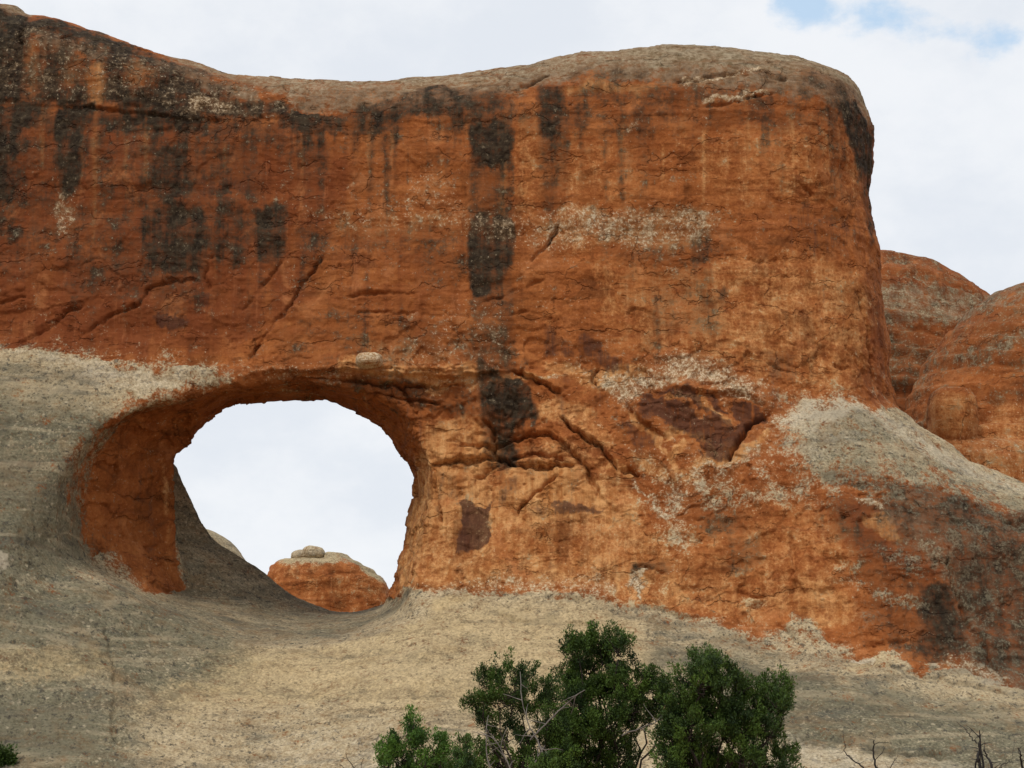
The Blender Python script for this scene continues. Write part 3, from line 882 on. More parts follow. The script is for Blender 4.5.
# wider washes of colour
paint(D, [(-200, 120), (0, 118), (150, 120), (240, 124), (250, 170), (210, 280), (150, 290), (60, 260), (0, 280), (-200, 280)], 0.40, 1.2)
paint(D, [(120, 130), (200, 130), (210, 300), (130, 300), (100, 220)], 0.40, 0.8)
paint(D, [(330, 210), (400, 215), (470, 225), (470, 290), (420, 285), (380, 250), (330, 260)], 0.33, 0.7)
paint(D, [(310, 300), (470, 318), (480, 375), (400, 372), (300, 372), (270, 350)], 0.27, 0.7)
paint(D, [(250, 378), (330, 376), (440, 384), (470, 400), (470, 416), (430, 412), (390, 398), (330, 388)], 0.40, 0.3)  # shade on the soffit below the arch lip, painted in
paint(D, [(440, 384), (478, 384), (480, 420), (450, 416)], 0.30, 0.3)  # painted shade in the recess right of the soffit
paint(D, [(640, 255), (700, 250), (720, 330), (660, 340)], 0.26, 0.7)
paint(D, [(530, 100), (850, 108), (860, 130), (700, 134), (530, 140)], 0.33, 0.5)
paint(D, [(900, 480), (1030, 505), (1200, 540), (1200, 720), (980, 690), (950, 640), (940, 560)], 0.52, 0.8)
paint(D, [(300, 118), (470, 126), (460, 160), (300, 150)], 0.25, 0.5)
paint(R, [(-200, 130), (320, 130), (330, 250), (240, 350), (-200, 345)], 0.75, 1.0)
paint(R, [(920, 500), (1200, 540), (1200, 720), (970, 690), (945, 600)], 0.7, 0.6)
paint(B, [(555, 208), (712, 206), (720, 225), (700, 246), (640, 252), (555, 248)], 0.55, 0.3)
paint(B, [(330, 212), (470, 214), (470, 240), (330, 235)], 0.42, 0.4)
paint(B, [(425, 430), (480, 425), (500, 480), (560, 470), (640, 505), (600, 530), (500, 530), (440, 540), (420, 500)], 0.72, 0.5)
paint(B, [(420, 545), (470, 560), (640, 540), (700, 600), (640, 606), (560, 590), (440, 590), (400, 596)], 0.62, 0.5)
paint(B, [(640, 520), (760, 500), (860, 520), (850, 600), (760, 630), (660, 600)], 0.40, 0.8)
paint(B, [(760, 270), (850, 270), (860, 380), (780, 380)], 0.36, 0.8)
paint(B, [(510, 130), (560, 120), (640, 140), (640, 200), (520, 200)], 0.36, 0.8)
paint(D, [(86, 112), (112, 114), (136, 118), (128, 134), (104, 134)], 0.60, 0.2)
paint(D, [(258, 120), (306, 122), (306, 144), (264, 146)], 0.48, 0.3)
paint(D, [(298, 143), (330, 146), (326, 180), (302, 178)], 0.44, 0.3)
paint(D, [(20, 108), (50, 112), (44, 160), (24, 170)], 0.46, 0.3)
paint(D, [(130, 140), (250, 140), (256, 200), (140, 200)], 0.46, 0.6)
paint(D, [(60, 250), (140, 240), (200, 280), (130, 300), (70, 300)], 0.42, 0.6)
paint(D, [(205, 208), (255, 206), (255, 262), (210, 262)], 0.50, 0.4)
paint(R, [(-200, 250), (200, 260), (240, 300), (160, 350), (-200, 345)], 0.8, 0.8)
paint(U, [(100, 170), (150, 175), (145, 200), (110, 205)], 0.5, 0.3)
paint(U, [(30, 180), (52, 182), (50, 200), (34, 204)], 0.6, 0.2)
paint(K, [(850, 498), (870, 496), (886, 502), (884, 510), (860, 507)], 0.75, 0.1)
paint(B, [(862, 524), (872, 516), (886, 514), (900, 530), (904, 541), (880, 541)], 0.9, 0.12)
paint(D, [(828, 495), (900, 490), (950, 520), (950, 575), (900, 575), (840, 545)], 0.42, 0.5)
paint(R, [(822, 500), (950, 510), (950, 580), (860, 570)], 0.65, 0.5)
paint(T, [(860, 480), (930, 486), (1030, 512), (1200, 540), (1200, 560), (1030, 545), (960, 530), (900, 510)], 0.55, 0.4)
paint(D, [(860, 478), (960, 492), (1030, 512), (1100, 524), (1100, 536), (1000, 528), (900, 500)], 0.55, 0.25)
paint(D, [(952, 540), (1030, 535), (1200, 560), (1200, 700), (990, 672), (965, 625), (954, 585)], 0.60, 0.4)
paint(T, [(952, 600), (1030, 590), (1200, 620), (1200, 705), (990, 680)], 0.5, 0.5)
paint(D, [(918, 585), (945, 578), (962, 612), (974, 640), (955, 655), (925, 652)], 0.72, 0.3)
paint(K, [(850, 656), (862, 653), (878, 660), (868, 664), (852, 661)], 1.0, 0.08)
paint(B, [(790, 582), (820, 578), (856, 600), (850, 622), (800, 622)], 0.62, 0.3)
paint(B, [(655, 500), (700, 540), (720, 580), (690, 590), (650, 560)], 0.35, 0.5)
paint(D, [(690, 505), (740, 500), (750, 530), (700, 540)], 0.36, 0.4)
paint(D, [(725, 535), (760, 540), (760, 565), (730, 566)], 0.34, 0.3)
paint(U, [(770, 500), (820, 500), (830, 530), (790, 540)], 0.35, 0.4)
paint(U, [(560, 540), (600, 536), (640, 556), (600, 570)], 0.30, 0.4)
paint(G, [(650, 575), (672, 580), (668, 596), (650, 592)], 0.45, 0.2)
paint(G, [(735, 590), (765, 596), (768, 606), (740, 604)], 0.5, 0.15)
paint(L, [(-200, 395), (100, 405), (80, 450), (-200, 470)], 0.9, 0.6)
paint(L, [(-200, 440), (70, 450), (75, 560), (140, 590), (120, 640), (-200, 640)], 0.95, 0.8)
paint(L, [(-200, 690), (100, 700), (110, 800), (-200, 800)], 0.9, 0.6)
paint(B, [(590, 262), (700, 256), (860, 262), (872, 380), (800, 396), (720, 370), (620, 340)], 0.46, 0.8)
paint(B, [(700, 130), (860, 120), (862, 205), (720, 205)], 0.36, 0.8)
paint(D, [(590, 206), (720, 206), (716, 262), (600, 258)], 0.34, 0.5)
paint(D, [(471, 118), (511, 118), (513, 380), (514, 470), (490, 466), (474, 380)], 0.44, 0.10)
paint(D, [(538, 112), (564, 112), (560, 220), (545, 220)], 0.40, 0.2)
paint(B, [(515, 120), (532, 120), (532, 215), (516, 215)], 0.45, 0.2)
paint(B, [(400, 470), (432, 430), (470, 412), (520, 440), (600, 452), (640, 500), (660, 560), (600, 596), (440, 592), (392, 600)], 0.50, 0.5)
paint(B, [(462, 440), (500, 440), (498, 470), (470, 476)], 0.9, 0.15)
paint(B, [(500, 470), (560, 462), (606, 490), (600, 506), (540, 498), (500, 480)], 0.85, 0.15)
paint(B, [(402, 500), (428, 470), (440, 520), (424, 560), (396, 590), (394, 560)], 0.75, 0.2)
paint(B, [(520, 415), (560, 396), (600, 420), (616, 455), (590, 452), (560, 430)], 0.55, 0.25)
paint(B, [(560, 364), (600, 370), (640, 360), (650, 372), (620, 384), (580, 384)], 0.85, 0.15)
for ln in ([(648, 428), (656, 446), (668, 462), (684, 472)], [(660, 440), (680, 434), (700, 436), (712, 444), (704, 458)], [(668, 462), (676, 450), (690, 444)], [(690, 470), (712, 462), (735, 452), (760, 436), (770, 428)],
           [(625, 405), (640, 424), (652, 436), (660, 442)], [(660, 398), (690, 404), (715, 416), (735, 426)], [(600, 470), (618, 470), (632, 476)], [(515, 372), (540, 378), (560, 378)]):
    paint_line(B, ln, 0.16, 0.85)
for ln in ([(690, 474), (715, 462), (740, 452), (764, 440)], [(632, 480), (650, 500), (668, 520)], [(540, 376), (552, 380), (566, 378)], [(700, 106), (740, 100), (772, 92)], [(674, 83), (720, 74), (766, 66)]):
    paint_line(K, ln, 0.14, 0.85)
for ln in ([(250, 364), (266, 336), (285, 312), (310, 274), (325, 255)], [(17, 342), (51, 325), (82, 306)]):
    paint_line(U, ln, 0.12, 0.5)
# slickrock: warm tan, dark lichen bands, painted gully shade, rusty patches, pale terrace
paint(B, [(240, 640), (330, 630), (400, 612), (520, 598), (640, 618), (640, 700), (480, 720), (300, 710), (130, 720), (150, 690)], 0.55, 0.8)
paint(B, [(385, 610), (430, 596), (480, 594), (420, 630), (330, 650), (250, 655), (330, 636)], 0.75, 0.4)
paint(B, [(-200, 640), (60, 645), (108, 660), (100, 680), (0, 684), (-200, 684)], 0.5, 0.4)
paint(U, [(104, 672), (118, 670), (132, 690), (124, 712), (110, 704)], 0.55, 0.3)
paint(U, [(-200, 430), (40, 436), (70, 470), (66, 500), (20, 500), (-200, 500)], 0.42, 0.6)
paint(U, [(-200, 664), (60, 668), (90, 676), (40, 682), (-200, 684)], 0.4, 0.3)
paint(D, [(-200, 366), (60, 370), (100, 384), (90, 420), (40, 420), (-200, 420)], 0.36, 0.5)
paint(D, [(-200, 500), (60, 505), (70, 560), (40, 580), (-200, 570)], 0.34, 0.6)
paint(D, [(-200, 596), (50, 600), (64, 640), (20, 652), (-200, 650)], 0.30, 0.7)
paint(D, [(-200, 690), (40, 694), (90, 705), (104, 740), (60, 765), (-200, 770)], 0.42, 0.5)
paint(D, [(202, 575), (214, 590), (226, 612), (246, 640), (236, 636), (216, 612), (204, 596)], 0.45, 0.25)  # shading of the curved gully, painted as a dark strip
paint(D, [(640, 650), (720, 655), (800, 672), (860, 688), (1030, 708), (1200, 715), (1200, 745), (1000, 730), (860, 712), (740, 690), (650, 672)], 0.40, 0.5)
paint(D, [(480, 612), (560, 616), (640, 624), (600, 628), (520, 622)], 0.36, 0.25)
paint(D, [(560, 598), (640, 612), (700, 628), (760, 644), (800, 658), (760, 654), (690, 638), (620, 616)], 0.36, 0.2)
paint(D, [(820, 420), (880, 425), (920, 450), (900, 475), (850, 470), (820, 450)], 0.26, 0.4)
paint(D, [(815, 470), (880, 478), (930, 486), (900, 492), (830, 484)], 0.55, 0.2)
paint(K, [(780, 742), (840, 740), (900, 752), (1030, 770), (1200, 790), (1200, 860), (760, 860)], 0.55, 0.4)
paint(K, [(280, 730), (400, 738), (460, 760), (400, 790), (260, 780)], 0.4, 0.6)
paint(K, [(0, 352), (100, 362), (210, 376), (180, 390), (120, 396), (60, 372)], 0.5, 0.3)
paint(K, [(-10, 552), (6, 556), (6, 566), (-10, 574)], 1.0, 0.08)
paint(K, [(930, 660), (960, 650), (985, 660), (1010, 680), (1030, 690), (1000, 690), (960, 676)], 0.6, 0.25)
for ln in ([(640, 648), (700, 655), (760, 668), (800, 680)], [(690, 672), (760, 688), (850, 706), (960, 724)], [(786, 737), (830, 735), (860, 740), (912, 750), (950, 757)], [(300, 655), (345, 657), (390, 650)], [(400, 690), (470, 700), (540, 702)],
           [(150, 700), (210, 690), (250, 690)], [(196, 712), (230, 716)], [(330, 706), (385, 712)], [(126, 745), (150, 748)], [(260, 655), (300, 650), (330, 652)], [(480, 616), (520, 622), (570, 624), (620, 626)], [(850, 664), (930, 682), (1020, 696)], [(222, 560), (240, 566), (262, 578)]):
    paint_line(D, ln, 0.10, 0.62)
for k in range(130):                        # small dark pits and lichen tufts on the slickrock
    px, py = pr0.uniform(0, 1024), pr0.uniform(600, 768)
    r = pr0.uniform(1.5, 5)
    paint(D, [(px - r * 1.6, py), (px, py - r * .4), (px + r * 1.6, py + .5), (px, py + r * .4)], pr0.uniform(.4, .8), 0.06)
paint(G, [(740, 480), (780, 430), (770, 400), (850, 392), (900, 400), (1030, 465), (1200, 505), (1200, 580), (1030, 530), (940, 505), (860, 505), (780, 508)], 0.42, 0.8)
paint(G, [(385, 602), (430, 584), (500, 578), (570, 582), (620, 596), (700, 614), (760, 628), (850, 652), (960, 660), (1030, 676), (1030, 700), (700, 650), (400, 620)], 0.42, 0.6)
paint(G, [(-200, 340), (100, 350), (225, 366), (250, 378), (150, 415), (90, 460), (78, 540), (110, 560), (190, 585), (190, 600), (60, 600), (50, 480), (-200, 480)], 0.42, 0.4)
paint(T, [(880, 500), (960, 505), (1030, 520), (1200, 540), (1200, 720), (1000, 690), (950, 640), (930, 570), (880, 540)], 0.55, 0.6)
paint(T, [(850, 590), (920, 600), (940, 640), (900, 655), (850, 640)], 0.32, 0.6)
paint(L, [(-200, 395), (80, 410), (70, 560), (190, 600), (250, 640), (180, 700), (-200, 720)], 0.95, 0.9)
paint(D, [(60, 560), (110, 585), (180, 605), (240, 640), (220, 655), (150, 640), (90, 620), (50, 590)], 0.32, 0.6)
paint(D, [(-200, 445), (0, 450), (50, 470), (60, 540), (0, 560), (-200, 560)], 0.40, 0.6)
paint(D, [(-200, 610), (40, 606), (120, 640), (100, 664), (0, 655), (-200, 660)], 0.36, 0.5)
cut = np.zeros_like(U)
for ln in ([(650, 396), (672, 404), (692, 414), (712, 420)], [(690, 396), (705, 408), (728, 418), (745, 424)], [(648, 418), (665, 432), (690, 440), (706, 452)], [(722, 400), (732, 412), (736, 428)]):
    paint_line(cut, ln, 0.10, 0.75)
U *= 1 - cut
paint(D, [(400, 92), (500, 76), (560, 66), (640, 60), (760, 64), (860, 84), (868, 110), (760, 108), (640, 100), (520, 108), (420, 120)], 0.33, 0.4)
paint(D, [(300, 84), (420, 86), (420, 112), (310, 112)], 0.32, 0.3)
paint(B, [(560, 86), (620, 78), (660, 84), (640, 94), (570, 98)], 0.7, 0.3)
paint(B, [(690, 76), (760, 70), (790, 80), (740, 90), (690, 90)], 0.5, 0.3)
for poly, mm, st in (([(38, 26), (80, 34), (110, 48), (96, 60), (60, 50), (36, 44)], T, 0.8), ([(84, 66), (104, 62), (108, 104), (88, 106)], B, 0.85), ([(120, 60), (150, 64), (160, 84), (130, 90)], B, 0.6),
                     ([(24, 40), (40, 44), (38, 90), (26, 96)], B, 0.55), ([(150, 48), (210, 72), (260, 92), (240, 98), (180, 78), (150, 62)], T, 0.8), ([(190, 92), (230, 98), (220, 112), (186, 108)], K, 0.6),
                     ([(60, 60), (84, 56), (80, 84), (62, 88)], B, 0.5)):
    paint(mm, poly, st, 0.25)
    if mm is not K:
        cutd = np.zeros_like(D); paint(cutd, poly, 0.42, 0.3); D *= 1 - cutd
for (a0, w, y0, y1, sgn) in ((435, 8, 470, 520, 0), (452, 5, 466, 500, 1), (470, 6, 480, 520, 1), (508, 7, 478, 505, 0), (526, 5, 476, 510, 1), (540, 8, 470, 505, 0), (560, 7, 470, 500, 1), (574, 6, 472, 505, 0), (592, 6, 480, 520, 1), (610, 7, 478, 520, 0),
                             (574, 5, 395, 440, 1), (584, 4, 405, 445, 0), (592, 6, 410, 450, 1), (556, 8, 395, 430, 0), (360, 6, 385, 400, 1), (400, 8, 380, 400, 0), (66, 5, 480, 560, 0), (120, 8, 440, 560, 0), (140, 6, 450, 560, 1),
                             (80, 5, 120, 190, 1), (92, 7, 108, 240, 1), (98, 4, 130, 170, 1), (125, 5, 140, 200, 1), (172, 4, 230, 270, 1), (212, 4, 255, 300, 1), (222, 5, 140, 180, 1), (40, 8, 110, 170, 1), (300, 5, 130, 200, 1),
                             (500, 8, 120, 300, 1), (620, 6, 120, 190, 1), (660, 5, 150, 200, 1), (700, 8, 130, 200, 1), (745, 5, 120, 200, 1), (790, 6, 120, 200, 1), (820, 6, 230, 340, 0), (846, 8, 180, 330, 0), (770, 6, 260, 330, 1)):
    paint(B if sgn else U, [(a0, y0), (a0 + w, y0 + 2), (a0 + w * .9, (y0 + y1) / 2), (a0 + w * .6, y1), (a0 + w * .1, y1 - 6)], 0.55, 0.08)
# scatter: small crust and varnish flecks
pr = random.Random(5)
for k in range(150):
    px, py = pr.uniform(0, 870), pr.uniform(120, 600)
    r = pr.uniform(1.5, 4.5)
    poly = [(px + r * pr.uniform(.6, 1.5) * math.cos(a) * 1.3, py + r * pr.uniform(.4, 1.0) * math.sin(a)) for a in np.linspace(0, 6.28, 8)[:-1]]
    pick = pr.random()
    paint(K if pick < .25 else (U if pick < .7 else D), poly, pr.uniform(.35, .65), 0.10)
for k in range(60):                       # runs below the cap
    px = pr.uniform(0, 860); py = pr.uniform(95, 125); ln = pr.uniform(20, 120); w = pr.uniform(2, 9)
    left = px < 330
    paint(D if pr.random() < (.75 if left else .4) else B, [(px, py), (px + w, py), (px + w * .9, py + ln * .7), (px + w * .5, py + ln), (px + w * .1, py + ln * .7)], pr.uniform(.32, .62 if left else .48), 0.12)

# varnish runs down the wall from where it starts
def run_down(M, l0, l1, gain, zmin, freq):
    cx = PX[:, 0]
    n1 = fbm(cx * freq, cx * 0 + 2.2, cx * 0, 3); n2 = fbm(cx * freq * 2.3, cx * 0 + 7.7, cx * 0, 3)
    ln = l0 + (l1 - l0) * np.clip(0.5 + 1.1 * n1, 0, 1) ** 2
    dec = np.exp(-PM.h / ln)
    gate = np.clip(0.55 + 1.6 * n2, 0, 1) * gain
    cur = np.zeros(len(cx)); out = M.copy()
    for j in range(M.shape[1] - 1, -1, -1):
        cur = np.maximum(M[:, j] * gate, cur * dec)
        f = np.clip((PM.zs[j] - zmin) / 1.5, 0, 1)
        out[:, j] = np.maximum(M[:, j], cur * f)
    return out.astype(np.float32)


seep = np.zeros_like(D)
_, zrim = front_xz(np.array([100, 300, 500, 700, 860.]), np.array([112, 122, 122, 112, 108.]))
xrim, _ = front_xz(np.array([100, 300, 500, 700, 860.]), np.array([112, 122, 122, 112, 108.]))
zr = np.interp(PX[:, 0], xrim, zrim)
sn = fbm(PX[:, 0] * 1.1, PX[:, 0] * 0 + 4, PX[:, 0] * 0, 4)
lw = sstep(-3, -8, PX[:, 0])
seep_v = np.clip((sn + 0.16 + 0.18 * lw) * 2.2, 0, 1) * (0.55 + 0.25 * lw)
for q in range(PM.nx):
    j0 = int((zr[q] - PM.z0) / PM.h)
    seep[q, j0 - 8:j0 + 8] = seep_v[q]
D[:] = np.maximum(D, run_down(seep, 1.0, 6.5, 1.0, 15.0, 1.9) * (PZ < zr[:, None] + 0.4))
D[:] = run_down(D, 0.5, 4.5, 0.95, 11.5, 2.3)
K[:] = run_down(K, 0.1, 1.0, 0.75, 11.0, 1.7)
U[:] = run_down(U, 0.05, 0.6, 0.8, 9.0, 2.1)
K *= 1 - 0.85 * np.clip(U * 1.3, 0, 1) * (PZ > 9)
U *= 0.80

# carved relief
crack([(325, 255), (310, 274), (297, 295), (285, 312), (276, 322), (266, 334), (258, 345), (250, 364)], 0.10, 0.45)
ledge([(325, 255), (310, 274), (297, 295), (285, 312), (266, 334), (250, 364)], 0.20, 0.7, 1)
crack([(17, 342), (35, 334), (51, 325), (64, 313), (82, 306)], 0.07, 0.30)
crack([(75, 339), (103, 320), (120, 312), (137, 305), (147, 291), (167, 281), (202, 282)], 0.07, 0.30)
ledge([(202, 282), (167, 281), (147, 291), (137, 305), (103, 320), (75, 339)], 0.15, 0.7, -1)
ledge([(82, 306), (64, 313), (51, 325), (17, 342)], 0.15, 0.6, -1)
crack([(282, 256), (270, 277), (253, 298), (240, 310)], 0.06, 0.22)
crack([(232, 262), (215, 258), (208, 275), (210, 290)], 0.06, 0.18)
ledge([(340, 250), (352, 255), (366, 268), (372, 250), (374, 232)], 0.2, 0.6, 1)
crack([(0, 304), (12, 300), (26, 296)], 0.06, 0.2)
# pillar right of the arch: peeling shells
crack([(430, 466), (448, 463), (470, 462), (486, 457), (500, 455)], 0.07, 0.28, raw=True)
ledge([(430, 466), (448, 463), (470, 462), (486, 457), (500, 455)], 0.28, 0.9, 1, raw=True)
crack([(456, 448), (476, 446), (494, 446), (510, 440), (524, 436), (545, 433), (560, 446), (575, 458), (588, 470), (594, 482), (600, 500)], 0.07, 0.26, raw=True)
ledge([(524, 436), (545, 433), (560, 446), (575, 458), (588, 470), (594, 482)], 0.25, 0.6, 1, raw=True)
crack([(498, 456), (512, 462), (530, 468), (545, 465), (560, 466), (575, 470)], 0.08, 0.30, raw=True)
ledge([(498, 456), (512, 462), (530, 468), (545, 465), (560, 466), (575, 470)], 0.28, 0.6, 1, raw=True)
crack([(510, 458), (530, 456), (550, 457), (566, 462)], 0.06, 0.22, raw=True)
crack([(516, 512), (530, 500), (545, 487), (559, 475)], 0.07, 0.25, raw=True)
ledge([(516, 512), (530, 500), (545, 487), (559, 475)], 0.15, 0.4, -1, raw=True)
crack([(558, 417), (572, 430), (585, 440), (598, 448), (612, 462), (618, 473)], 0.10, 0.34, raw=True)
ledge([(558, 417), (572, 430), (585, 440), (598, 448), (612, 462), (618, 473)], 0.30, 0.8, 1, raw=True)
crack([(483, 421), (492, 430), (495, 441), (494, 450), (501, 461)], 0.08, 0.26, raw=True)
crack([(472, 480), (480, 476), (486, 468), (494, 464)], 0.05, 0.16, raw=True)
crack([(510, 372), (528, 376), (545, 384), (552, 391), (565, 392)], 0.10, 0.40, raw=True)
ledge([(510, 372), (528, 376), (545, 384), (552, 391), (568, 393)], 0.35, 0.7, 1, raw=True)
crack([(432, 480), (434, 500), (438, 512), (440, 522)], 0.06, 0.25, raw=True)
ledge([(420, 428), (430, 455), (434, 490), (438, 520)], 0.22, 0.6, -1, raw=True)
crack([(600, 368), (592, 380), (598, 384)], 0.05, 0.12, raw=True)
crack([(622, 474), (630, 470), (636, 476)], 0.08, 0.25, raw=True)
ledge([(640, 392), (625, 402), (640, 422), (655, 430), (668, 440)], 0.28, 0.7, 1, raw=True)
ledge([(668, 388), (700, 396), (742, 396), (770, 410)], 0.30, 0.9, 1, raw=True)
crack([(770, 410), (745, 430), (735, 445), (728, 458)], 0.10, 0.35, raw=True)
ledge([(590, 480), (605, 500), (618, 515)], 0.15, 0.5, 1, raw=True)
# lip of the arch
ledge([(235, 378), (270, 374), (310, 372), (350, 374), (400, 376), (440, 378), (480, 374), (512, 372)], 0.45, 1.0, 1, raw=True)
ledge([(300, 383), (350, 380), (400, 383), (440, 387), (476, 384)], 0.30, 0.25, 1, raw=True)
ledge([(330, 368), (380, 369), (430, 372), (470, 370)], 0.22, 0.25, 1, raw=True)
crack([(290, 380), (330, 379), (380, 384), (430, 386), (470, 383)], 0.08, 0.22, raw=True)
crack([(345, 392), (400, 398), (440, 404)], 0.06, 0.18, raw=True)
crack([(400, 384), (412, 400), (418, 418)], 0.06, 0.15, raw=True)
ledge([(0, 348), (60, 354), (130, 363), (200, 372), (228, 378)], 0.30, 0.5, -1, raw=True)
# the overhanging cap
ledge([(0, 106), (40, 105), (82, 107), (110, 111), (137, 114), (171, 118), (230, 119), (273, 118), (300, 117)], 0.28, 1.0, 1)
crack([(85, 107), (110, 111), (140, 114), (170, 118)], 0.06, 0.25)
ledge([(340, 122), (400, 124), (450, 124), (500, 118), (560, 112), (640, 115), (700, 112), (770, 110)], 0.14, 0.9, 1)
crack([(60, 38), (66, 30), (78, 45)], 0.1, 0.15)
crack([(18, 8), (20, 22), (16, 34), (24, 42)], 0.12, 0.3)
crack([(110, 34), (128, 38), (150, 40)], 0.06, 0.2)
crack([(514, 85), (524, 83), (534, 78), (545, 74), (551, 71)], 0.16, 0.55)
ledge([(490, 114), (520, 110), (545, 100), (565, 94)], 0.10, 0.4, 1)
crack([(674, 83), (700, 78), (730, 72), (766, 67)], 0.07, 0.22)
ledge([(674, 83), (700, 78), (730, 72), (766, 67)], 0.15, 0.6, 1)
crack([(701, 109), (725, 104), (750, 98), (775, 92)], 0.06, 0.20)
crack([(768, 66), (776, 74), (788, 78), (792, 70)], 0.14, 0.3)
crack([(556, 230), (551, 236), (547, 241)], 0.26, 0.7)
crack([(560, 222), (548, 240), (538, 252), (530, 264)], 0.06, 0.22)
crack([(472, 312), (480, 303), (494, 300), (507, 295)], 0.09, 0.3)
crack([(507, 295), (530, 285), (545, 278)], 0.05, 0.15)
crack([(345, 298), (370, 294), (400, 291), (430, 294), (470, 288)], 0.06, 0.16)
ledge([(345, 298), (370, 290), (400, 292), (470, 286), (520, 275), (545, 262)], 0.18, 0.8, 1)
crack([(350, 318), (364, 312), (380, 314), (420, 313), (470, 318)], 0.05, 0.14)
crack([(510, 317), (530, 312), (545, 318), (552, 317)], 0.06, 0.18)
crack([(626, 318), (634, 310), (646, 312), (655, 317)], 0.06, 0.2)
crack([(745, 255), (760, 262), (780, 260)], 0.05, 0.14)
crack([(780, 180), (800, 186), (815, 196)], 0.05, 0.14)
crack([(860, 290), (866, 320), (872, 350), (880, 390)], 0.12, 0.35)
crack([(846, 345), (862, 366), (868, 372)], 0.05, 0.15)
crack([(832, 366), (855, 368), (868, 368)], 0.05, 0.15)
crack([(764, 366), (780, 370), (790, 371)], 0.14, 0.25)
# right foot
crack([(949, 520), (950, 545), (951, 565), (955, 590), (962, 610), (970, 626), (984, 650), (999, 673)], 0.10, 0.40)
ledge([(949, 520), (950, 545), (955, 590), (970, 626), (999, 673)], 0.30, 1.2, 1)
crack([(986, 515), (1000, 518), (1016, 520), (1030, 519)], 0.16, 0.7)
crack([(858, 522), (870, 516), (884, 514)], 0.06, 0.22)
crack([(790, 530), (792, 560), (794, 590), (790, 594)], 0.05, 0.14)
crack([(776, 625), (786, 632), (794, 640), (800, 646)], 0.08, 0.22)
crack([(736, 590), (752, 596), (766, 598), (764, 604), (750, 608)], 0.06, 0.16)
crack([(870, 645), (890, 643), (906, 640)], 0.06, 0.2)
crack([(636, 566), (650, 570), (664, 572)], 0.10, 0.20)
crack([(440, 591), (460, 590), (476, 592)], 0.06, 0.18)
crack([(540, 596), (570, 598), (600, 600)], 0.08, 0.14)
ledge([(560, 596), (605, 600), (640, 614), (700, 628), (760, 644), (850, 668)], 0.14, 0.5, 1)
crack([(498, 614), (520, 620), (550, 622), (600, 624)], 0.10, 0.14)
crack([(790, 738), (830, 736), (850, 742)], 0.10, 0.20)
crack([(862, 744), (920, 752), (944, 755)], 0.10, 0.16)
crack([(850, 660), (940, 680), (1020, 694)], 0.10, 0.2)
crack([(104, 620), (108, 660), (112, 690), (112, 730), (126, 745)], 0.08, 0.20)
ledge([(104, 660), (110, 690), (112, 730)], 0.15, 1.0, 1)
# PAINT_END

# ---- relief on the mesh
Nn = vnormals(V, Q)
x, y, z = V[:, 0], V[:, 1], V[:, 2]
fw = sstep(0.05, -0.25, Nn[:, 1]) * sstep(75.5, 73.5, y)               # faces the front
hd = hole_d(x, y, z)
fl = hole_d(x, y, z, HFL)
intun = sstep(0.9, 0.3, hd) * (y > 66)
wx = x + 0.42 * fbm(x * 1.1, y * 1.1, z * 0.8, 5, 0.62); wz = z + 0.55 * fbm(x * 1.1 + 40, y * 1.1, z * 1.1, 5, 0.62)


wx = wx + 0.10 * fbm(x * 7, y * 7, z * 7, 3); wz = wz + 0.10 * fbm(x * 7 + 60, y * 7, z * 7, 3)


def lookm(M):
    return PM.look(M, wx, wz) * (1.0)


wx2 = x + 0.32 * (wx - x)
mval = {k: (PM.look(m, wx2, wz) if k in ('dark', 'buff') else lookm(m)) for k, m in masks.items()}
bank = intun * sstep(73.45, 73.75, y) * sstep(13.6, 13.0, z) * sstep(-7.5, -8.5, x)
b0n = 1.2 * fbm(x * 0.9, y * 0.9, z * 0.9, 3)
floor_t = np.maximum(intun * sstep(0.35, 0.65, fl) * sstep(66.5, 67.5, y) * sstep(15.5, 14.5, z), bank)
behind = np.maximum(sstep(74.0, 75.5, y) * (hd < 2.5), sstep(77.0, 79.0, y))
jamb = intun * (1 - np.maximum(bank, sstep(0.35, 0.65, fl))) * sstep(69.5, 70.5, y)
gray = mval['gray'] * (1 - jamb)
gray = np.maximum(gray, floor_t)
for k in mval:
    if k not in ('gray',):
        mval[k] = mval[k] * (1 - 0.999 * np.maximum(behind, floor_t * (k in ('dark', 'purple', 'buff', 'cream'))))
mval['gray'] = gray
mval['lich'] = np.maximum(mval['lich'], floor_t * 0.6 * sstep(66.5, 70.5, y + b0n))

slick = sstep(0.4, 0.7, gray)
red = 1 - slick
b1 = fbm(x * 0.30, y * 0.30, z * 0.36, 3)
b2 = fbm(x * 1.1, y * 1.1, z * 1.3 + 11, 4)
b3 = fbm(x * 4.2, y * 4.2, z * 4.4 + 5, 3)
# spalled shells: terraced noise
tn = fbm(x * 0.38 + 3, y * 0.5, z * 0.46 + 8, 4) * 4.0 + 0.25 * b2
ti = np.floor(tn); tf = tn - ti
terr = (ti + sstep(0.90, 1.0, tf)) / 4.0
tn2 = fbm(x * 1.0 + 13, y * 1.2, z * 1.5 + 3, 4) * 3.5
ti2 = np.floor(tn2); tf2 = tn2 - ti2
terr2 = (ti2 + sstep(0.86, 1.0, tf2)) / 3.5


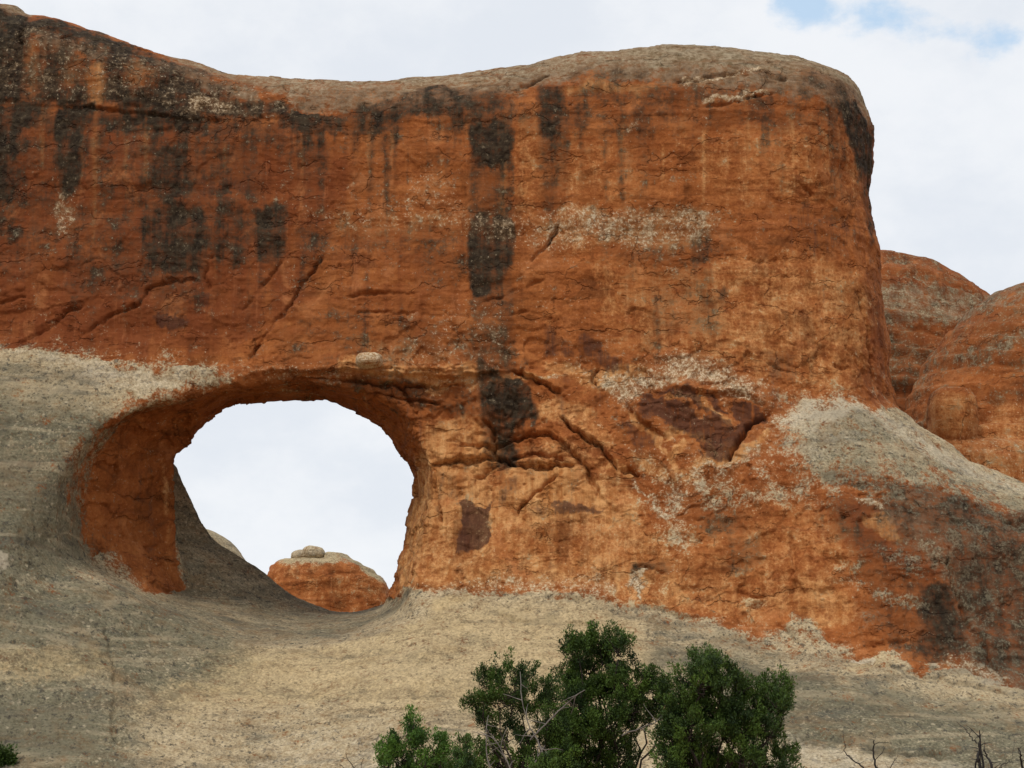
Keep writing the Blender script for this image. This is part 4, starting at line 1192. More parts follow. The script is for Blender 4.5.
def facets(px_, py_, pz_, sc):
    P3 = np.stack([px_ / sc[0], py_ / sc[1], pz_ / sc[2]], 1)
    b = np.floor(P3).astype(np.int32)
    best = np.full(len(P3), 1e9, np.float32); val = np.zeros(len(P3), np.float32)
    for i in (-1, 0, 1):
        for j in (-1, 0, 1):
            for k in (-1, 0, 1):
                c = b + np.array([i, j, k])
                h1 = _T[c[:, 0] & 63, c[:, 1] & 63, c[:, 2] & 63]; h2 = _T[c[:, 1] & 63, c[:, 2] & 63, (c[:, 0] + 17) & 63]; h3 = _T[c[:, 2] & 63, (c[:, 0] + 29) & 63, c[:, 1] & 63]
                r = P3 - (c + np.stack([h1, h2, h3], 1))
                d = (r * r).sum(1)
                m = d < best
                v = (h2 * 2 - 1) * 0.55 + (h1 * 2 - 1) * r[:, 0] * 0.8 + (h3 * 2 - 1) * r[:, 2] * 0.8
                best[m] = d[m]; val[m] = v[m]
    return val


pil = np.exp(-((x + 1.0) / 4.5) ** 2 - ((z - 13.5) / 2.6) ** 2)
# bedding
zb = z + 0.5 * fbm(x * 0.12, y * 0.12, z * 0.12, 2) + 0.05 * x * 0.3
bed = fbm(x * 0.10, y * 0.1, zb * 2.2, 4)
pit = np.minimum(fbm(x * 2.4 + 50, y * 2.4, z * 2.4, 2) + 0.25, 0)
upper = sstep(16.5, 18.5, z)
disp = red * (0.16 * b1 + 0.040 * b2 + 0.010 * b3 + 0.40 * (1 - 0.45 * upper) * terr * (0.35 + 0.65 * sstep(-.2, .4, b1)) + (0.16 * (1 - 0.4 * upper) + 0.14 * pil + 0.10 * intun) * terr2 + 0.07 * bed) \
     + slick * (0.14 * b1 + 0.10 * b2 + 0.05 * b3 + 0.05 * bed + 0.10 * pit)
fsel = (red > 0.3) & (y < 76.5) & (z < 20.5) & (z > 4)
fx_ = x[fsel] + 0.30 * fbm(x[fsel] * 1.5, y[fsel] * 1.5, z[fsel] * 1.5, 3); fz_ = z[fsel] + 0.22 * fbm(x[fsel] * 1.5 + 9, y[fsel] * 1.5, z[fsel] * 1.5, 3)
fac1 = facets(fx_, y[fsel], fz_ + 0.35 * fx_, (1.9, 1.6, 0.85)); fac2 = facets(fx_ + 5, y[fsel], fz_ - 0.25 * fx_, (0.8, 0.8, 0.42))
wgt = np.maximum(np.maximum(pil[fsel], 0.9 * intun[fsel]), 0.12)
fd = np.zeros(len(x)); fd[fsel] = wgt * (0.15 * fac1 + 0.06 * fac2) * red[fsel]
disp = disp * (1 - 0.5 * intun) + fd + PM.look(RELIEF, x, z) * fw * (1 - 0.9 * np.maximum(floor_t, jamb * 0.7))
disp = disp * sstep(-0.5, 1.0, z)
V = V + Nn * disp[:, None]

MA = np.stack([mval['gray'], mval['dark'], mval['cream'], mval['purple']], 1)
MB = np.stack([mval['buff'], mval['cap'], mval['rust'], mval['lich']], 1)
# hill = the grey slope at the foot and the tunnel floor; everything else is the arch
foot = [(-700, 600), (-100, 600), (40, 596), (98, 574), (140, 586), (182, 594), (240, 606), (345, 618), (385, 606), (420, 594), (450, 588), (500, 590), (560, 593), (605, 602), (640, 611), (700, 627), (750, 643), (800, 657), (850, 669), (900, 670), (960, 674), (1024, 690), (1600, 710)]
fp = np.array(foot, float)
ffx, ffz = front_xz(fp[:, 0], fp[:, 1])
zf = np.interp(x, ffx, ffz)
hillv = np.maximum(((z < zf) & (y < 70.5)).astype(float), floor_t)
hq = hillv[Q].mean(1) > 0.5
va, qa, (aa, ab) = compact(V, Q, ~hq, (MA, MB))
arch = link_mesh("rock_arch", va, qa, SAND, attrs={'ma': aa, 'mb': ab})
tag(arch, "massive red sandstone fin with dark streaks, pierced by one large oval natural arch", "rock arch")
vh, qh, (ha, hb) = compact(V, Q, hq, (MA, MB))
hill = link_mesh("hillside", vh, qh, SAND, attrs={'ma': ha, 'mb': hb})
tag(hill, kind='structure')
del V, Q, Nn, MA, MB
# REST
# ------------------------------------------------------------------ ground
def plain_material(name, c1, c2, scale=3.0, rough=0.9):
    m = bpy.data.materials.new(name)
    m.use_nodes = True
    t = m.node_tree
    t.nodes.clear()
    tc = N(t, "ShaderNodeTexCoord")
    n1 = noise(t, tc.outputs['Object'], scale, 6, 0.65)
    n2 = noise(t, tc.outputs['Object'], scale * 9, 4, 0.7)
    c = mixc(t, smooth(t, n1, 0.3, 0.7), c1, c2)
    c = mixc(t, 0.5, c, mixc(t, smooth(t, n2, 0.3, 0.7), (0.6, 0.6, 0.6), (1.25, 1.25, 1.25)), 'MULTIPLY')
    bp = N(t, "ShaderNodeBump"); bp.inputs['Strength'].default_value = 0.5; bp.inputs['Distance'].default_value = 0.05
    t.links.new(n2, bp.inputs['Height'])
    b = N(t, "ShaderNodeBsdfPrincipled")
    b.inputs['Roughness'].default_value = rough
    b.inputs['Specular IOR Level'].default_value = 0.2
    t.links.new(c, b.inputs['Base Color']); t.links.new(bp.outputs[0], b.inputs['Normal'])
    o = N(t, "ShaderNodeOutputMaterial"); t.links.new(b.outputs[0], o.inputs[0])
    return m


SOIL = plain_material("desert_soil", (0.24, 0.13, 0.07), (0.33, 0.20, 0.115), 0.6)
gv = []
edges = [-6000, -600, -120] + list(np.arange(-60, 61, 3.0)) + [120, 600, 6000]
gxs = np.array(edges); gys = np.array([-6000, -600, -100] + list(np.arange(-20, 160, 3.0)) + [300, 1000, 6000])
A, Bm = np.meshgrid(gxs, gys, indexing='ij')
Hh = np.where((np.abs(A) < 61) & (Bm > -21) & (Bm < 160), 0.12 * fbm(A * 0.13, Bm * 0.13, A * 0, 3), 0) - 0.05
gv = np.stack([A.ravel(), Bm.ravel(), Hh.ravel()], 1)
ii, jj = np.meshgrid(np.arange(len(gxs) - 1), np.arange(len(gys) - 1), indexing='ij')
k0 = (ii * len(gys) + jj).ravel()
gq = np.stack([k0, k0 + len(gys), k0 + len(gys) + 1, k0 + 1], 1)
ground = link_mesh("ground", gv, gq, SOIL)
tag(ground, kind='structure')


# ------------------------------------------------------------------ other rocks
def ell(x, y, z, c, r, p=2.0):
    q = (np.abs((x - c[0]) / r[0]) ** p + np.abs((y - c[1]) / r[1]) ** p + np.abs((z - c[2]) / r[2]) ** p) ** (1.0 / p)
    return (q - 1.0) * min(r) * 0.8


def rock_from(name, f, box, cell, sub, dispf, maskf, label, cat, group=None):
    (a0, a1), (b0, b1), (c0, c1) = box
    gx = np.arange(a0, a1 + cell, cell); gy = np.arange(b0, b1 + cell, cell); gz = np.arange(c0, c1 + cell, cell)
    A, Bq, Cz = np.meshgrid(gx, gy, gz, indexing='ij')
    V, Q = surface_nets(f(A, Bq, Cz).astype(np.float32), a0, b0, c0, cell)
    for _ in range(sub):
        V, Q = subdivide(V, Q)
        V = project(V, f, 1)
    n = vnormals(V, Q)
    V = V + n * dispf(V[:, 0], V[:, 1], V[:, 2], n)[:, None]
    ma, mb = maskf(V[:, 0], V[:, 1], V[:, 2], n)
    o = link_mesh(name, V, Q, SAND, attrs={'ma': ma, 'mb': mb})
    return tag(o, label, cat, group)


def stack8(n, **kw):
    z0 = np.zeros(n)
    g = lambda k: np.clip(kw.get(k, z0), 0, 1)
    return np.stack([g('gray'), g('dark'), g('cream'), g('purple')], 1), np.stack([g('buff'), g('cap'), g('rust'), g('lich')], 1)


def dome_disp(x, y, z, n):
    zz = z + 0.20 * (x - 18) + 0.8 * fbm(x * 0.15, y * 0.15, z * 0.15, 2)
    bed = fbm(zz * 0, zz * 0 + 2, zz * 1.1, 4)
    t = fbm(x * 0.3, y * 0.3, z * 0.45, 4) * 4
    ter = (np.floor(t) + sstep(0.78, 1, t - np.floor(t))) / 4
    zt = zz * 1.15 + 0.5 * fbm(x * 0.3, y * 0.3, z * 0.3, 3); stp = (np.floor(zt) + sstep(0.72, 1.0, zt - np.floor(zt)) - zt)
    return -0.42 * stp + 0.45 * bed + 0.4 * fbm(x * 0.22, y * 0.22, z * 0.3, 3) + 0.5 * ter + 0.10 * fbm(x * 1.3, y * 1.3, z * 1.5, 3)


def domeA(x, y, z):
    d = ell(x, y, z, (17.5, 101, 12), (11.4, 10, 16.9), 2.1)
    d = smin(d, ell(x, y, z, (24, 103, 3), (15, 10, 17), 2.2), 1.5)
    return d


def domeA_m(x, y, z, n):
    bandn = fbm(x * 0.2, y * 0.2, (z + 0.25 * (x - 18)) * 0.9, 4)
    g = 0.28 + 0.5 * sstep(23.4, 24.2, z) * sstep(26.3, 25.4, z) + 0.35 * bandn
    return stack8(len(x), cap=np.clip(g * 1.0, 0, 0.6), gray=np.clip(g - 0.15, 0, 0.32), buff=0.34 + 0.3 * bandn, cream=np.clip(0.2 + 0.3 * bandn, 0, 0.4), dark=0.30 + 0.3 * sstep(22, 19, z) + 0.45 * bandn, rust=0.55 + 0 * x, lich=0.6 + 0 * x)


rock_from("rock_dome", domeA, ((4, 40), (90, 114), (-1, 30)), 0.6, 2, dome_disp, domeA_m,
          "rounded layered red rock dome farther back, just right of the tall red fin", "rock dome")


def domeB(x, y, z):
    d = ell(x, y, z, (24.2, 88, 13.6), (7.7, 6, 10.6), 2.15)
    d = smin(d, ell(x, y, z, (27, 90, 3), (16, 10, 13.2), 2.4), 0.6)
    kx, kz = to_xz(951, 420, 82.2)
    d = smin(d, ell(x, y, z, (float(kx), 82.1, float(kz)), (0.98, 1.3, 1.30), 3.0), 0.04)
    kx2, kz2 = to_xz(950, 448, 82.0)
    d = smin(d, ell(x, y, z, (float(kx2) + 1.2, 82.6, float(kz2) - 1.6), (4.2, 2.2, 2.0), 3.0), 0.06)
    kx3, kz3 = to_xz(1010, 436, 82.0)
    d = smin(d, ell(x, y, z, (float(kx3), 83.2, float(kz3)), (1.5, 1.4, 0.7), 2.6), 0.2)
    return d


def domeB_m(x, y, z, n):
    bandn = fbm(x * 0.25, y * 0.25, (z + 0.2 * x) * 1.0, 4)
    knob = sstep(83.6, 83.2, y) * sstep(19.5, 18.8, z) * sstep(18.4, 17.6, z)
    g = 0.30 + 0.45 * bandn + 0.25 * sstep(22.0, 23.2, z)
    mid = sstep(20.9, 21.3, z) * sstep(22.6, 22.0, z)
    g = g * (1 - 0.9 * knob) * (1 - 0.8 * mid)
    return stack8(len(x), cap=np.clip(g * 0.95, 0, 0.55), gray=np.clip(g - 0.15, 0, 0.30), cream=np.clip(0.2 + 0.3 * bandn, 0, 0.4), dark=(0.30 + 0.4 * bandn) * (1 - 0.6 * knob), rust=0.20 + 0.3 * mid, lich=0.5 + 0 * x,
                  buff=np.maximum(0.5 * knob, 0.30 + 0.3 * bandn))


rock_from("rock_dome", domeB, ((10, 45), (78.5, 101), (-1, 26)), 0.36, 2, lambda x, y, z, n: (0.42 * dome_disp(x, y, z, n) - 0.05) * (0.35 + 0.65 * sstep(82.2, 83.6, y)), domeB_m,
          "nearer rounded red rock dome at the right edge with a blocky knob at its foot", "rock dome")

# the red outcrop seen through the arch
DO = 130.0
SO = DO / FPX


def oxz(px, py, d=DO):
    a, b = to_xz(px, py, d)
    return float(a), float(b)


def outcrop(x, y, z):
    cx, cz = oxz(304, 633)
    d = ell(x, y, z, (cx, DO + 1.0, cz), (46 * SO, 4.0, 74 * SO), 3.4)
    cx2, cz2 = oxz(368, 641)
    tilt = z + 0.50 * (x - cx2)
    d2 = ell(x, y, tilt, (cx2 - 0.80, DO + 1.6, cz2 + 0.25), (38 * SO, 3.6, 68 * SO), 3.8)
    d = np.minimum(d, d2)
    return smin(d, d2, 0.25)


def outcrop_m(x, y, z, n):
    _, zc = oxz(300, 567)
    _, zc2 = oxz(300, 585)
    xr, _ = oxz(338, 580)
    nn = fbm(x * 0.8, y * 0.8, z * 0.8, 3)
    rt = sstep(xr - 0.3, xr + 0.5, x)
    top = sstep(-0.35, 0.45, z - zc + 0.5 * nn - 0.05 + rt * (0.42 * (x - xr) - 0.25)) * (1 - 0.0 * rt)
    return stack8(len(x), cap=0 * x, gray=np.maximum(top, 0.15 * rt), lich=0.1 + 0.3 * rt, buff=0.30 + 0.25 * nn, rust=0 * x + 0.1)


x0o, z0o = oxz(250, 700)
rock_from("rock_outcrop", outcrop, ((x0o - 2, x0o + 13), (DO - 6, DO + 8), (z0o - 4, z0o + 12)), 0.3, 2,
          lambda x, y, z, n: 0.16 * fbm(x * 0.5, y * 0.5, z * 0.7, 4) + 0.26 * fbm(x * 0.2, y * 0.2, z * 1.7, 3) + 0.05 * fbm(x * 3, y * 3, z * 3, 2) - 0.05,
          outcrop_m, "distant red rock outcrop with a pale top, seen through the arch opening", "rock outcrop")


def boulder(px, py, d, r, seed, label, tilt=0.0, p=2.3, mk=None, group=None):
    cx, cz = oxz(px, py, d)

    def f(x, y, z):
        X = x - cx; Z = z - cz
        return ell(X * math.cos(tilt) + Z * math.sin(tilt), y - d, -X * math.sin(tilt) + Z * math.cos(tilt), (0, 0, 0), r, p)
    m = max(r) * 1.25
    s = min(r)
    rock_from("boulder", f, ((cx - m, cx + m), (d - m, d + m), (cz - m, cz + m)), s / 4.5, 2,
              lambda x, y, z, n: s * (0.16 * fbm(x / s * 0.8 + seed, y / s * 0.8, z / s * 0.8, 3) + 0.05 * fbm(x / s * 3 + seed, y / s * 3, z / s * 5, 3)),
              mk or (lambda x, y, z, n: stack8(len(x), gray=0.95 + 0 * x, cream=0.55 + 0 * x, lich=0 * x)), label, "boulder", group)


boulder(300.5, 556.0, DO, (9.5 * SO, 0.8, 6.2 * SO), 3.0, "smaller pale boulder, left of the pair balanced on the distant red outcrop", 0.15)
boulder(313.5, 553.5, DO - 0.1, (11.5 * SO, 0.9, 7.8 * SO), 8.0, "larger pale boulder, right of the pair balanced on the distant red outcrop", -0.15)


def paledome(x, y, z):
    cx, cz = oxz(194, 622, 160)
    return ell(x, y, z, (cx, 160, cz), (62 * 160 / FPX, 7, 92 * 160 / FPX), 2.2)


pdx, pdz = oxz(194, 622, 160)
rock_from("rock_dome", paledome, ((pdx - 6, pdx + 6), (152, 168), (pdz - 8, pdz + 8.4)), 0.4, 1,
          lambda x, y, z, n: 0.2 * fbm(x * 0.5, y * 0.5, z * 0.7, 3),
          lambda x, y, z, n: stack8(len(x), gray=1 + 0 * x, lich=0.3 + 0 * x),
          "pale grey distant rock dome peeking over the left side of the arch floor", "rock dome")
# the pale block on the lip of the arch
boulder(369, 360.5, 68.95, (0.46, 0.55, 0.23), 5.5, "pale buff boulder sitting on the lip above the arch opening", 0.06, 3.2,
        lambda x, y, z, n: stack8(len(x), cream=0.85 + 0 * x, buff=1.0 + 0 * x))

# ------------------------------------------------------------------ trees and shrubs


def leaf_material(name, c1, c2):
    m = bpy.data.materials.new(name)
    m.use_nodes = True
    t = m.node_tree
    t.nodes.clear()
    a = N(t, "ShaderNodeAttribute", attribute_name="tint")
    s = N(t, "ShaderNodeSeparateColor"); t.links.new(a.outputs['Color'], s.inputs[0])
    c = mixc(t, s.outputs[0], c1, c2)
    b = N(t, "ShaderNodeBsdfPrincipled")
    b.inputs['Roughness'].default_value = 0.65
    b.inputs['Specular IOR Level'].default_value = 0.25
    t.links.new(c, b.inputs['Base Color'])
    o = N(t, "ShaderNodeOutputMaterial"); t.links.new(b.outputs[0], o.inputs[0])
    return m


BARK = plain_material("bark", (0.025, 0.019, 0.014), (0.055, 0.042, 0.032), 6.0)
DEADWOOD = plain_material("dead_wood", (0.13, 0.115, 0.10), (0.25, 0.22, 0.19), 8.0)
BURNT = plain_material("charred_wood", (0.020, 0.018, 0.016), (0.05, 0.044, 0.04), 8.0)
LEAF_DARK = leaf_material("juniper_leaf", (0.010, 0.026, 0.004), (0.080, 0.136, 0.017))
LEAF_BRIGHT = leaf_material("bright_juniper_leaf", (0.018, 0.050, 0.006), (0.090, 0.180, 0.022))


class Tubes:
    def __init__(self):
        self.V, self.F, self.n = [], [], 0

    def add(self, pts, radii, sides=6):
        p = np.asarray(pts, float)
        m = len(p)
        tg = np.gradient(p, axis=0)
        tg /= np.linalg.norm(tg, axis=1, keepdims=True) + 1e-9
        ref = np.array([0.3, 0.9, 0.1])
        u = np.cross(tg, ref); u /= np.linalg.norm(u, axis=1, keepdims=True) + 1e-9
        w = np.cross(tg, u)
        a = np.linspace(0, 2 * np.pi, sides, endpoint=False)
        ring = p[:, None] + (np.cos(a)[None, :, None] * u[:, None] + np.sin(a)[None, :, None] * w[:, None]) * np.asarray(radii)[:, None, None]
        self.V.append(ring.reshape(-1, 3))
        i, j = np.meshgrid(np.arange(m - 1), np.arange(sides), indexing='ij')
        i = i.ravel(); j = j.ravel(); j2 = (j + 1) % sides
        self.F.append(np.stack([i * sides + j, i * sides + j2, (i + 1) * sides + j2, (i + 1) * sides + j], 1) + self.n)
        self.n += m * sides

    def build(self, name, mat, parent=None, off=(0, 0, 0)):
        return link_mesh(name, np.concatenate(self.V) - np.array(off), np.concatenate(self.F), mat, parent)


def wiggle(a, b, n, amp, r):
    t = np.linspace(0, 1, n)[:, None]
    p = np.asarray(a)[None] * (1 - t) + np.asarray(b)[None] * t
    o = np.cumsum(r.normal(0, amp, (n, 3)), 0)
    o -= t * o[-1:] + (1 - t) * o[:1]
    return p + o


def blades(P, D, L, W, r):
    """small pointed leaf faces: base point P, direction D, length L, width W"""
    n = len(P)
    side = np.cross(D, r.normal(0, 1, (n, 3)))
    side /= np.linalg.norm(side, axis=1, keepdims=True) + 1e-9
    a = P; b = P + D * (L * 0.45)[:, None] + side * (W * 0.5)[:, None]
    c = P + D * L[:, None]; d = P + D * (L * 0.45)[:, None] - side * (W * 0.5)[:, None]
    V = np.stack([a, b, c, d], 1).reshape(-1, 3)
    return V, np.arange(4 * n).reshape(n, 4)


def juniper(dist, base_px, lobes, seed, label, leaf, dens=1.0, tuft=0.085, dead=None, trunk_r=0.10, stems=None, group="junipers in front of the slope", name="juniper_tree"):
    """lobes: (px, py, half width px, half height px, fullness); base_px: column where the trunk stands"""
    r = np.random.default_rng(seed)
    s = dist / FPX
    bx = (base_px - 512) * s
    base = np.array([bx, dist, -0.08])
    root = bpy.data.objects.new(name, None)
    root.empty_display_size = 0.3
    C.objects.link(root)
    root.location = base
    tag(root, label, "tree" if name == "juniper_tree" else "bush", group)
    tb = Tubes()
    LV, LD, LT = [], [], []
    cx = np.mean([l[0] for l in lobes]); rad = (max(l[0] for l in lobes) - min(l[0] for l in lobes)) * s * 0.5
    fork_z = 0.25 * CAMZ
    fork = base + np.array([0.05, 0, 0.9])
    tb.add(wiggle(base, fork, 6, 0.02, r), np.linspace(trunk_r * 1.4, trunk_r, 6), 8)
    for (px, py, hw, hh, full) in lobes:
        dy = r.uniform(-0.55, 0.55) * min(rad, 1.1)
        yd = dist + dy
        lx, lz = to_xz(px, py + 6, yd)
        c = np.array([float(lx), yd, float(lz)])
        rx, rz = hw * s, hh * s
        ry = max(min(rx, rz) * 1.0, 0.16)
        low = c - np.array([0, 0, rz * 0.6])
        start = fork + (low - fork) * np.array([0.05, 0.05, 0]) + np.array([0, 0, r.uniform(0, 0.3)])
        mid = start * 0.45 + low * 0.55 + np.array([0, 0, -0.12])
        limb = np.concatenate([wiggle(start, mid, 7, 0.07, r), wiggle(mid, low, 7, 0.06, r)[1:]])
        tb.add(limb, np.linspace(0.026, 0.008, len(limb)) * (1.0 + 0.5 * (full > 1.0)), 6)
        vol = rx * rz / (0.0146 ** 2)
        nt = int(vol * 0.105 * dens * full) + 6
        d = r.normal(0, 1, (nt, 3)); d /= np.linalg.norm(d, axis=1, keepdims=True)
        rr = r.uniform(0.12, 1.0, nt) ** 0.6
        # ragged outline: sprigs reach further along random directions
        lump = 0.66 + 0.62 * vnoise(d[:, 0] * 2.6 + seed, d[:, 1] * 2.6 + px, d[:, 2] * 2.6)
        tip = c + d * (rr * lump)[:, None] * np.array([rx, ry, rz])
        ns = max(4, int(nt / 3.1))
        for k in range(ns):
            st = low + (c - low) * r.uniform(0, 0.9) + r.normal(0, 0.12, 3) * np.array([rx, ry, rz])
            tb.add(wiggle(st, tip[k], 4, 0.012, r), np.linspace(0.010, 0.004, 4), 4)
            out = (tip[k] - low); out /= np.linalg.norm(out) + 1e-9
            tint = np.clip(r.normal(0.45, 0.26), 0, 1)
            for q in range(int(r.integers(4, 7))):
                ax = out * 0.7 + np.array([0, 0, 0.85]) + r.normal(0, 0.32, 3); ax /= np.linalg.norm(ax)
                ln = tuft * r.uniform(0.9, 1.9)
                nb = int(r.integers(48, 72))
                u = r.uniform(0, 1, nb)
                o3 = tip[k] + r.normal(0, 0.052, 3) * (tuft / 0.085) + ax * 0.02
                wd = 0.030 * np.sin(np.clip(u * 0.85 + 0.15, 0, 1) * 3.1416)[:, None] + 0.006
                LV.append(o3 + ax * (u * ln)[:, None] + r.normal(0, 1, (nb, 3)) * wd * (tuft / 0.085))
                dd = ax * 0.9 + r.normal(0, 0.5, (nb, 3)); dd /= np.linalg.norm(dd, axis=1, keepdims=True)
                LD.append(dd)
                LT.append(np.clip(tint + r.normal(0, 0.08) + 0.35 * (u - 0.5) + r.normal(0, 0.10, nb), 0, 1))
    P = np.concatenate(LV); Dn = np.concatenate(LD); T_ = np.concatenate(LT)
    n = len(P)
    Vv, Ff = blades(P, Dn, r.uniform(0.030, 0.052, n) * tuft / 0.085, r.uniform(0.011, 0.020, n) * tuft / 0.085, r)
    tint = np.repeat(T_, 4)
    tb.build("trunk", BARK, root, base)
    link_mesh("crown", Vv - base, Ff, leaf, root, attrs={'tint': np.stack([tint, tint, tint, tint * 0 + 1], 1)}, smooth_shade=False)
    for pts in (dead or []):
        td = Tubes()
        q = []
        for (px, py, dy) in pts:
            a, b = to_xz(px, py, dist + dy)
            q.append((float(a), dist + dy, float(b)))
        q = catmull(np.array(q), 4, closed=False)
        q = q + r.normal(0, 0.004, q.shape)
        td.add(q, np.linspace(0.012, 0.005, len(q)), 6)
        for i in range(2, len(q) - 1, 2):
            dv = r.normal(0, 1, 3) * np.array([1, 0.5, 1]); dv /= np.linalg.norm(dv)
            td.add(wiggle(q[i], q[i] + dv * r.uniform(0.10, 0.32), 4, 0.012, r), np.linspace(0.008, 0.003, 4), 4)
        td.build("dead_branch", DEADWOOD, root, base)
    return root


# the four junipers, left to right, and a low bush between them
juniper(24.0, 405, [(403, 748, 15, 22, 1.0), (392, 742, 11, 16, 1.0), (413, 731, 9, 13, 1.0), (420, 752, 12, 16, 1.0), (434, 742, 8, 14, 1.1), (440, 760, 14, 14, 1.0), (388, 764, 12, 12, 1.0), (410, 775, 30, 14, 1.0)],
        11, "small bright green juniper, leftmost and lowest of the tree group", LEAF_BRIGHT, 0.9, 0.075, trunk_r=0.05)
juniper(29.0, 527, [(490, 677, 12, 12, .8), (515, 672, 18, 12, .9), (500, 692, 26, 16, .95), (478, 702, 13, 14, .9), (538, 690, 14, 18, .75), (522, 700, 20, 16, .8), (492, 716, 16, 10, .6),
                    (548, 712, 12, 14, .6), (520, 742, 36, 16, .5), (470, 748, 20, 14, .7), (500, 765, 50, 16, .9), (555, 740, 22, 22, .8), (535, 758, 30, 14, .8), (505, 730, 24, 12, .5), (560, 765, 26, 14, .9)],
        12, "sparse juniper with bare grey branches, left of the tallest juniper", LEAF_DARK, 1.0, 0.08,
        dead=[[(548, 775, -1.1), (540, 745, -1.0), (530, 728, -0.9), (522, 700, -0.9), (520, 672, -0.8)],
              [(530, 740, -1.0), (546, 724, -1.1), (562, 708, -1.1), (575, 696, -1.2), (586, 690, -1.2)],
              [(492, 775, -1.0), (487, 755, -1.0), (486, 735, -1.0), (488, 715, -0.9)],
              [(512, 775, -1.2), (505, 757, -1.2), (495, 740, -1.2), (480, 732, -1.1)],
              [(530, 770, -1.2), (538, 757, -1.2), (545, 745, -1.2)]])
juniper(30.0, 600, [(578, 641, 13, 14, .85), (600, 636, 22, 13, 1.0), (618, 645, 14, 14, .9), (590, 658, 30, 18, 1.05), (570, 672, 18, 18, 1.0), (604, 682, 34, 24, 1.1), (580, 700, 26, 22, 1.1),
                    (626, 672, 14, 16, .7), (645, 672, 20, 17, .8), (655, 690, 14, 20, .7), (630, 705, 24, 22, .95), (600, 722, 36, 22, 1.1), (575, 742, 26, 22, 1.0), (615, 748, 22, 20, .8), (560, 720, 14, 24, .9), (590, 765, 40, 16, 1.0), (568, 760, 30, 16, .9), (622, 765, 20, 12, .7), (652, 706, 16, 12, .7), (664, 690, 9, 12, .6), (548, 700, 10, 14, .7)],
        13, "tallest dark green juniper, in the middle of the tree group", LEAF_DARK, 1.05, 0.085, trunk_r=0.13,
        dead=[[(622, 735, -0.5), (640, 728, -0.6), (656, 722, -0.6), (664, 714, -0.6)]])
juniper(28.5, 702, [(708, 660, 14, 14, .9), (722, 670, 22, 16, 1.0), (700, 678, 22, 18, 1.05), (738, 680, 14, 14, .9), (686, 696, 22, 20, 1.05), (720, 700, 34, 22, 1.15), (760, 700, 26, 18, 1.05), (776, 686, 16, 12, .95),
                    (776, 697, 11, 14, .8), (745, 724, 36, 18, 1.1), (700, 726, 34, 20, 1.1), (676, 735, 14, 24, .8), (768, 726, 16, 14, .8), (700, 755, 38, 18, 1.1), (745, 755, 28, 16, .7), (780, 750, 14, 14, .8), (784, 766, 14, 10, .9), (672, 762, 18, 14, .9), (705, 768, 34, 12, 1.0), (750, 768, 30, 12, .9), (670, 712, 12, 18, .8), (664, 738, 10, 14, .7), (783, 706, 8, 12, .8)],
        14, "broad dense rounded juniper at the right end of the tree group", LEAF_DARK, 1.05, 0.085, trunk_r=0.12)
juniper(25.0, 462, [(452, 756, 14, 14, .9), (470, 768, 18, 12, 1.0), (545, 768, 16, 12, .8)],
        15, "low dark bush squeezed between the bright juniper and the sparse juniper", LEAF_DARK, 0.9, 0.075, trunk_r=0.04, group=None, name="bush")

# small green shrub on the slope, bottom left
sxp, szp = front_xz(2, 764)
syp = float(GM.look(FMAP, sxp, szp))
rs = np.random.default_rng(3)
sb = Tubes(); P = []; Dd = []
c0 = np.array([float(sxp), syp - 0.05, float(szp)])
for k in range(150):
    d = rs.normal(0, 1, 3); d[2] = abs(d[2]) * 0.9; d /= np.linalg.norm(d)
    tip = c0 + d * rs.uniform(0.15, 1.0) * np.array([0.42, 0.4, 0.52])
    if k % 3 == 0:
        sb.add(wiggle(c0, tip, 4, 0.02, rs), np.linspace(0.012, 0.004, 4), 4)
    nb = 22
    P.append(tip + rs.normal(0, 0.05, (nb, 3)))
    q = d + rs.normal(0, 0.5, (nb, 3)); Dd.append(q / np.linalg.norm(q, axis=1, keepdims=True))
P = np.concatenate(P); Dd = np.concatenate(Dd); n = len(P)
Vv, Ff = blades(P, Dd, rs.uniform(0.07, 0.12, n), rs.uniform(0.025, 0.04, n), rs)
shrub = bpy.data.objects.new("shrub", None); C.objects.link(shrub); shrub.location = c0
tag(shrub, "small dark green shrub growing on the grey slope at the bottom left corner", "shrub")
tn_ = np.repeat(np.clip(rs.normal(0.35, 0.25, n), 0, 1), 4)
sb.build("stem", BARK, shrub, c0)
link_mesh("foliage", Vv - c0, Ff, LEAF_DARK, shrub, attrs={'tint': np.stack([tn_, tn_, tn_, tn_ * 0 + 1], 1)}, smooth_shade=False)


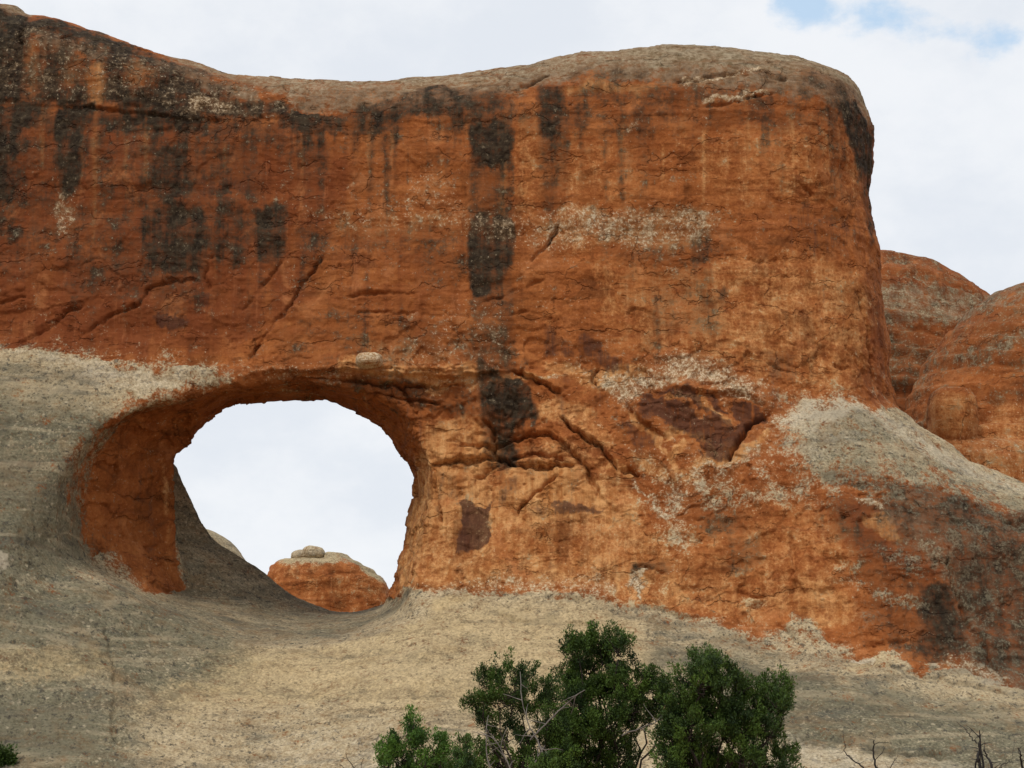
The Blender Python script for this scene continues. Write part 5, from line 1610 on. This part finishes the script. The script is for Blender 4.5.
def dead_shrub(dist, stems, seed, label, mat=None, rbase=0.035):
    r = np.random.default_rng(seed)
    tb = Tubes()
    b0 = None
    for (pts, rad) in stems:
        q = []
        for i, (px, py) in enumerate(pts):
            a, b = to_xz(px, py, dist)
            q.append((float(a), dist + r.uniform(-0.1, 0.1), float(b)))
        if b0 is None:
            b0 = np.array([q[0][0], dist, -0.06])
        q = [tuple(b0 * 0.7 + np.array([q[0][0], dist, -0.06]) * 0.3)] + q
        q = catmull(np.array(q), 5, closed=False)
        q[5:] += r.normal(0, 0.006, q[5:].shape)
        tb.add(q, np.linspace(rad * 1.5, rad * 0.4, len(q)), 6)
        for i in range(6, len(q) - 1, 3):
            dv = r.normal(0, 1, 3) * np.array([1, 0.6, 0.4]) + np.array([0, 0, 0.6]); dv /= np.linalg.norm(dv)
            tb.add(wiggle(q[i], q[i] + dv * r.uniform(0.05, 0.22), 4, 0.012, r), np.linspace(rad * 0.35, 0.002, 4), 4)
    o = tb.build("dead_shrub", mat or BURNT, None, b0)
    o.location = b0
    return tag(o, label, "dead shrub", "bare shrubs along the bottom edge")


dead_shrub(25.0, [([(879, 790), (876, 768), (874, 752), (873, 741)], 0.014), ([(872, 792), (862, 768), (853, 760), (846, 752), (845, 745)], 0.009), ([(884, 790), (890, 768), (895, 758)], 0.006), ([(866, 790), (858, 772), (850, 766)], 0.006)],
           21, "bare dark twiggy shrub at the bottom, right of the broad juniper")
dead_shrub(25.0, [([(982, 800), (979, 768), (976, 758), (980, 748), (979, 735)], 0.020), ([(984, 800), (983, 768), (982, 750), (981, 730)], 0.015), ([(976, 790), (978, 750), (972, 741), (967, 733), (965, 727)], 0.009), ([(990, 795), (991, 768), (988, 757), (985, 749)], 0.017), ([(995, 790), (1000, 766), (1006, 763), (1012, 762)], 0.006)],
           22, "tallest bare charred shrub with forked upright stems at bottom right")
dead_shrub(25.0, [([(1026, 800), (1023, 768), (1019, 756), (1017, 748)], 0.015), ([(1030, 800), (1036, 765), (1040, 752)], 0.010)],
           23, "single bare charred stem at the bottom right corner")
dead_shrub(24.0, [([(358, 790), (354, 768), (348, 760), (346, 753)], 0.006), ([(360, 790), (361, 768), (364, 758)], 0.005), ([(350, 790), (344, 770), (338, 764)], 0.005)],
           24, "tiny thin bare twigs left of the bright green juniper", BARK)
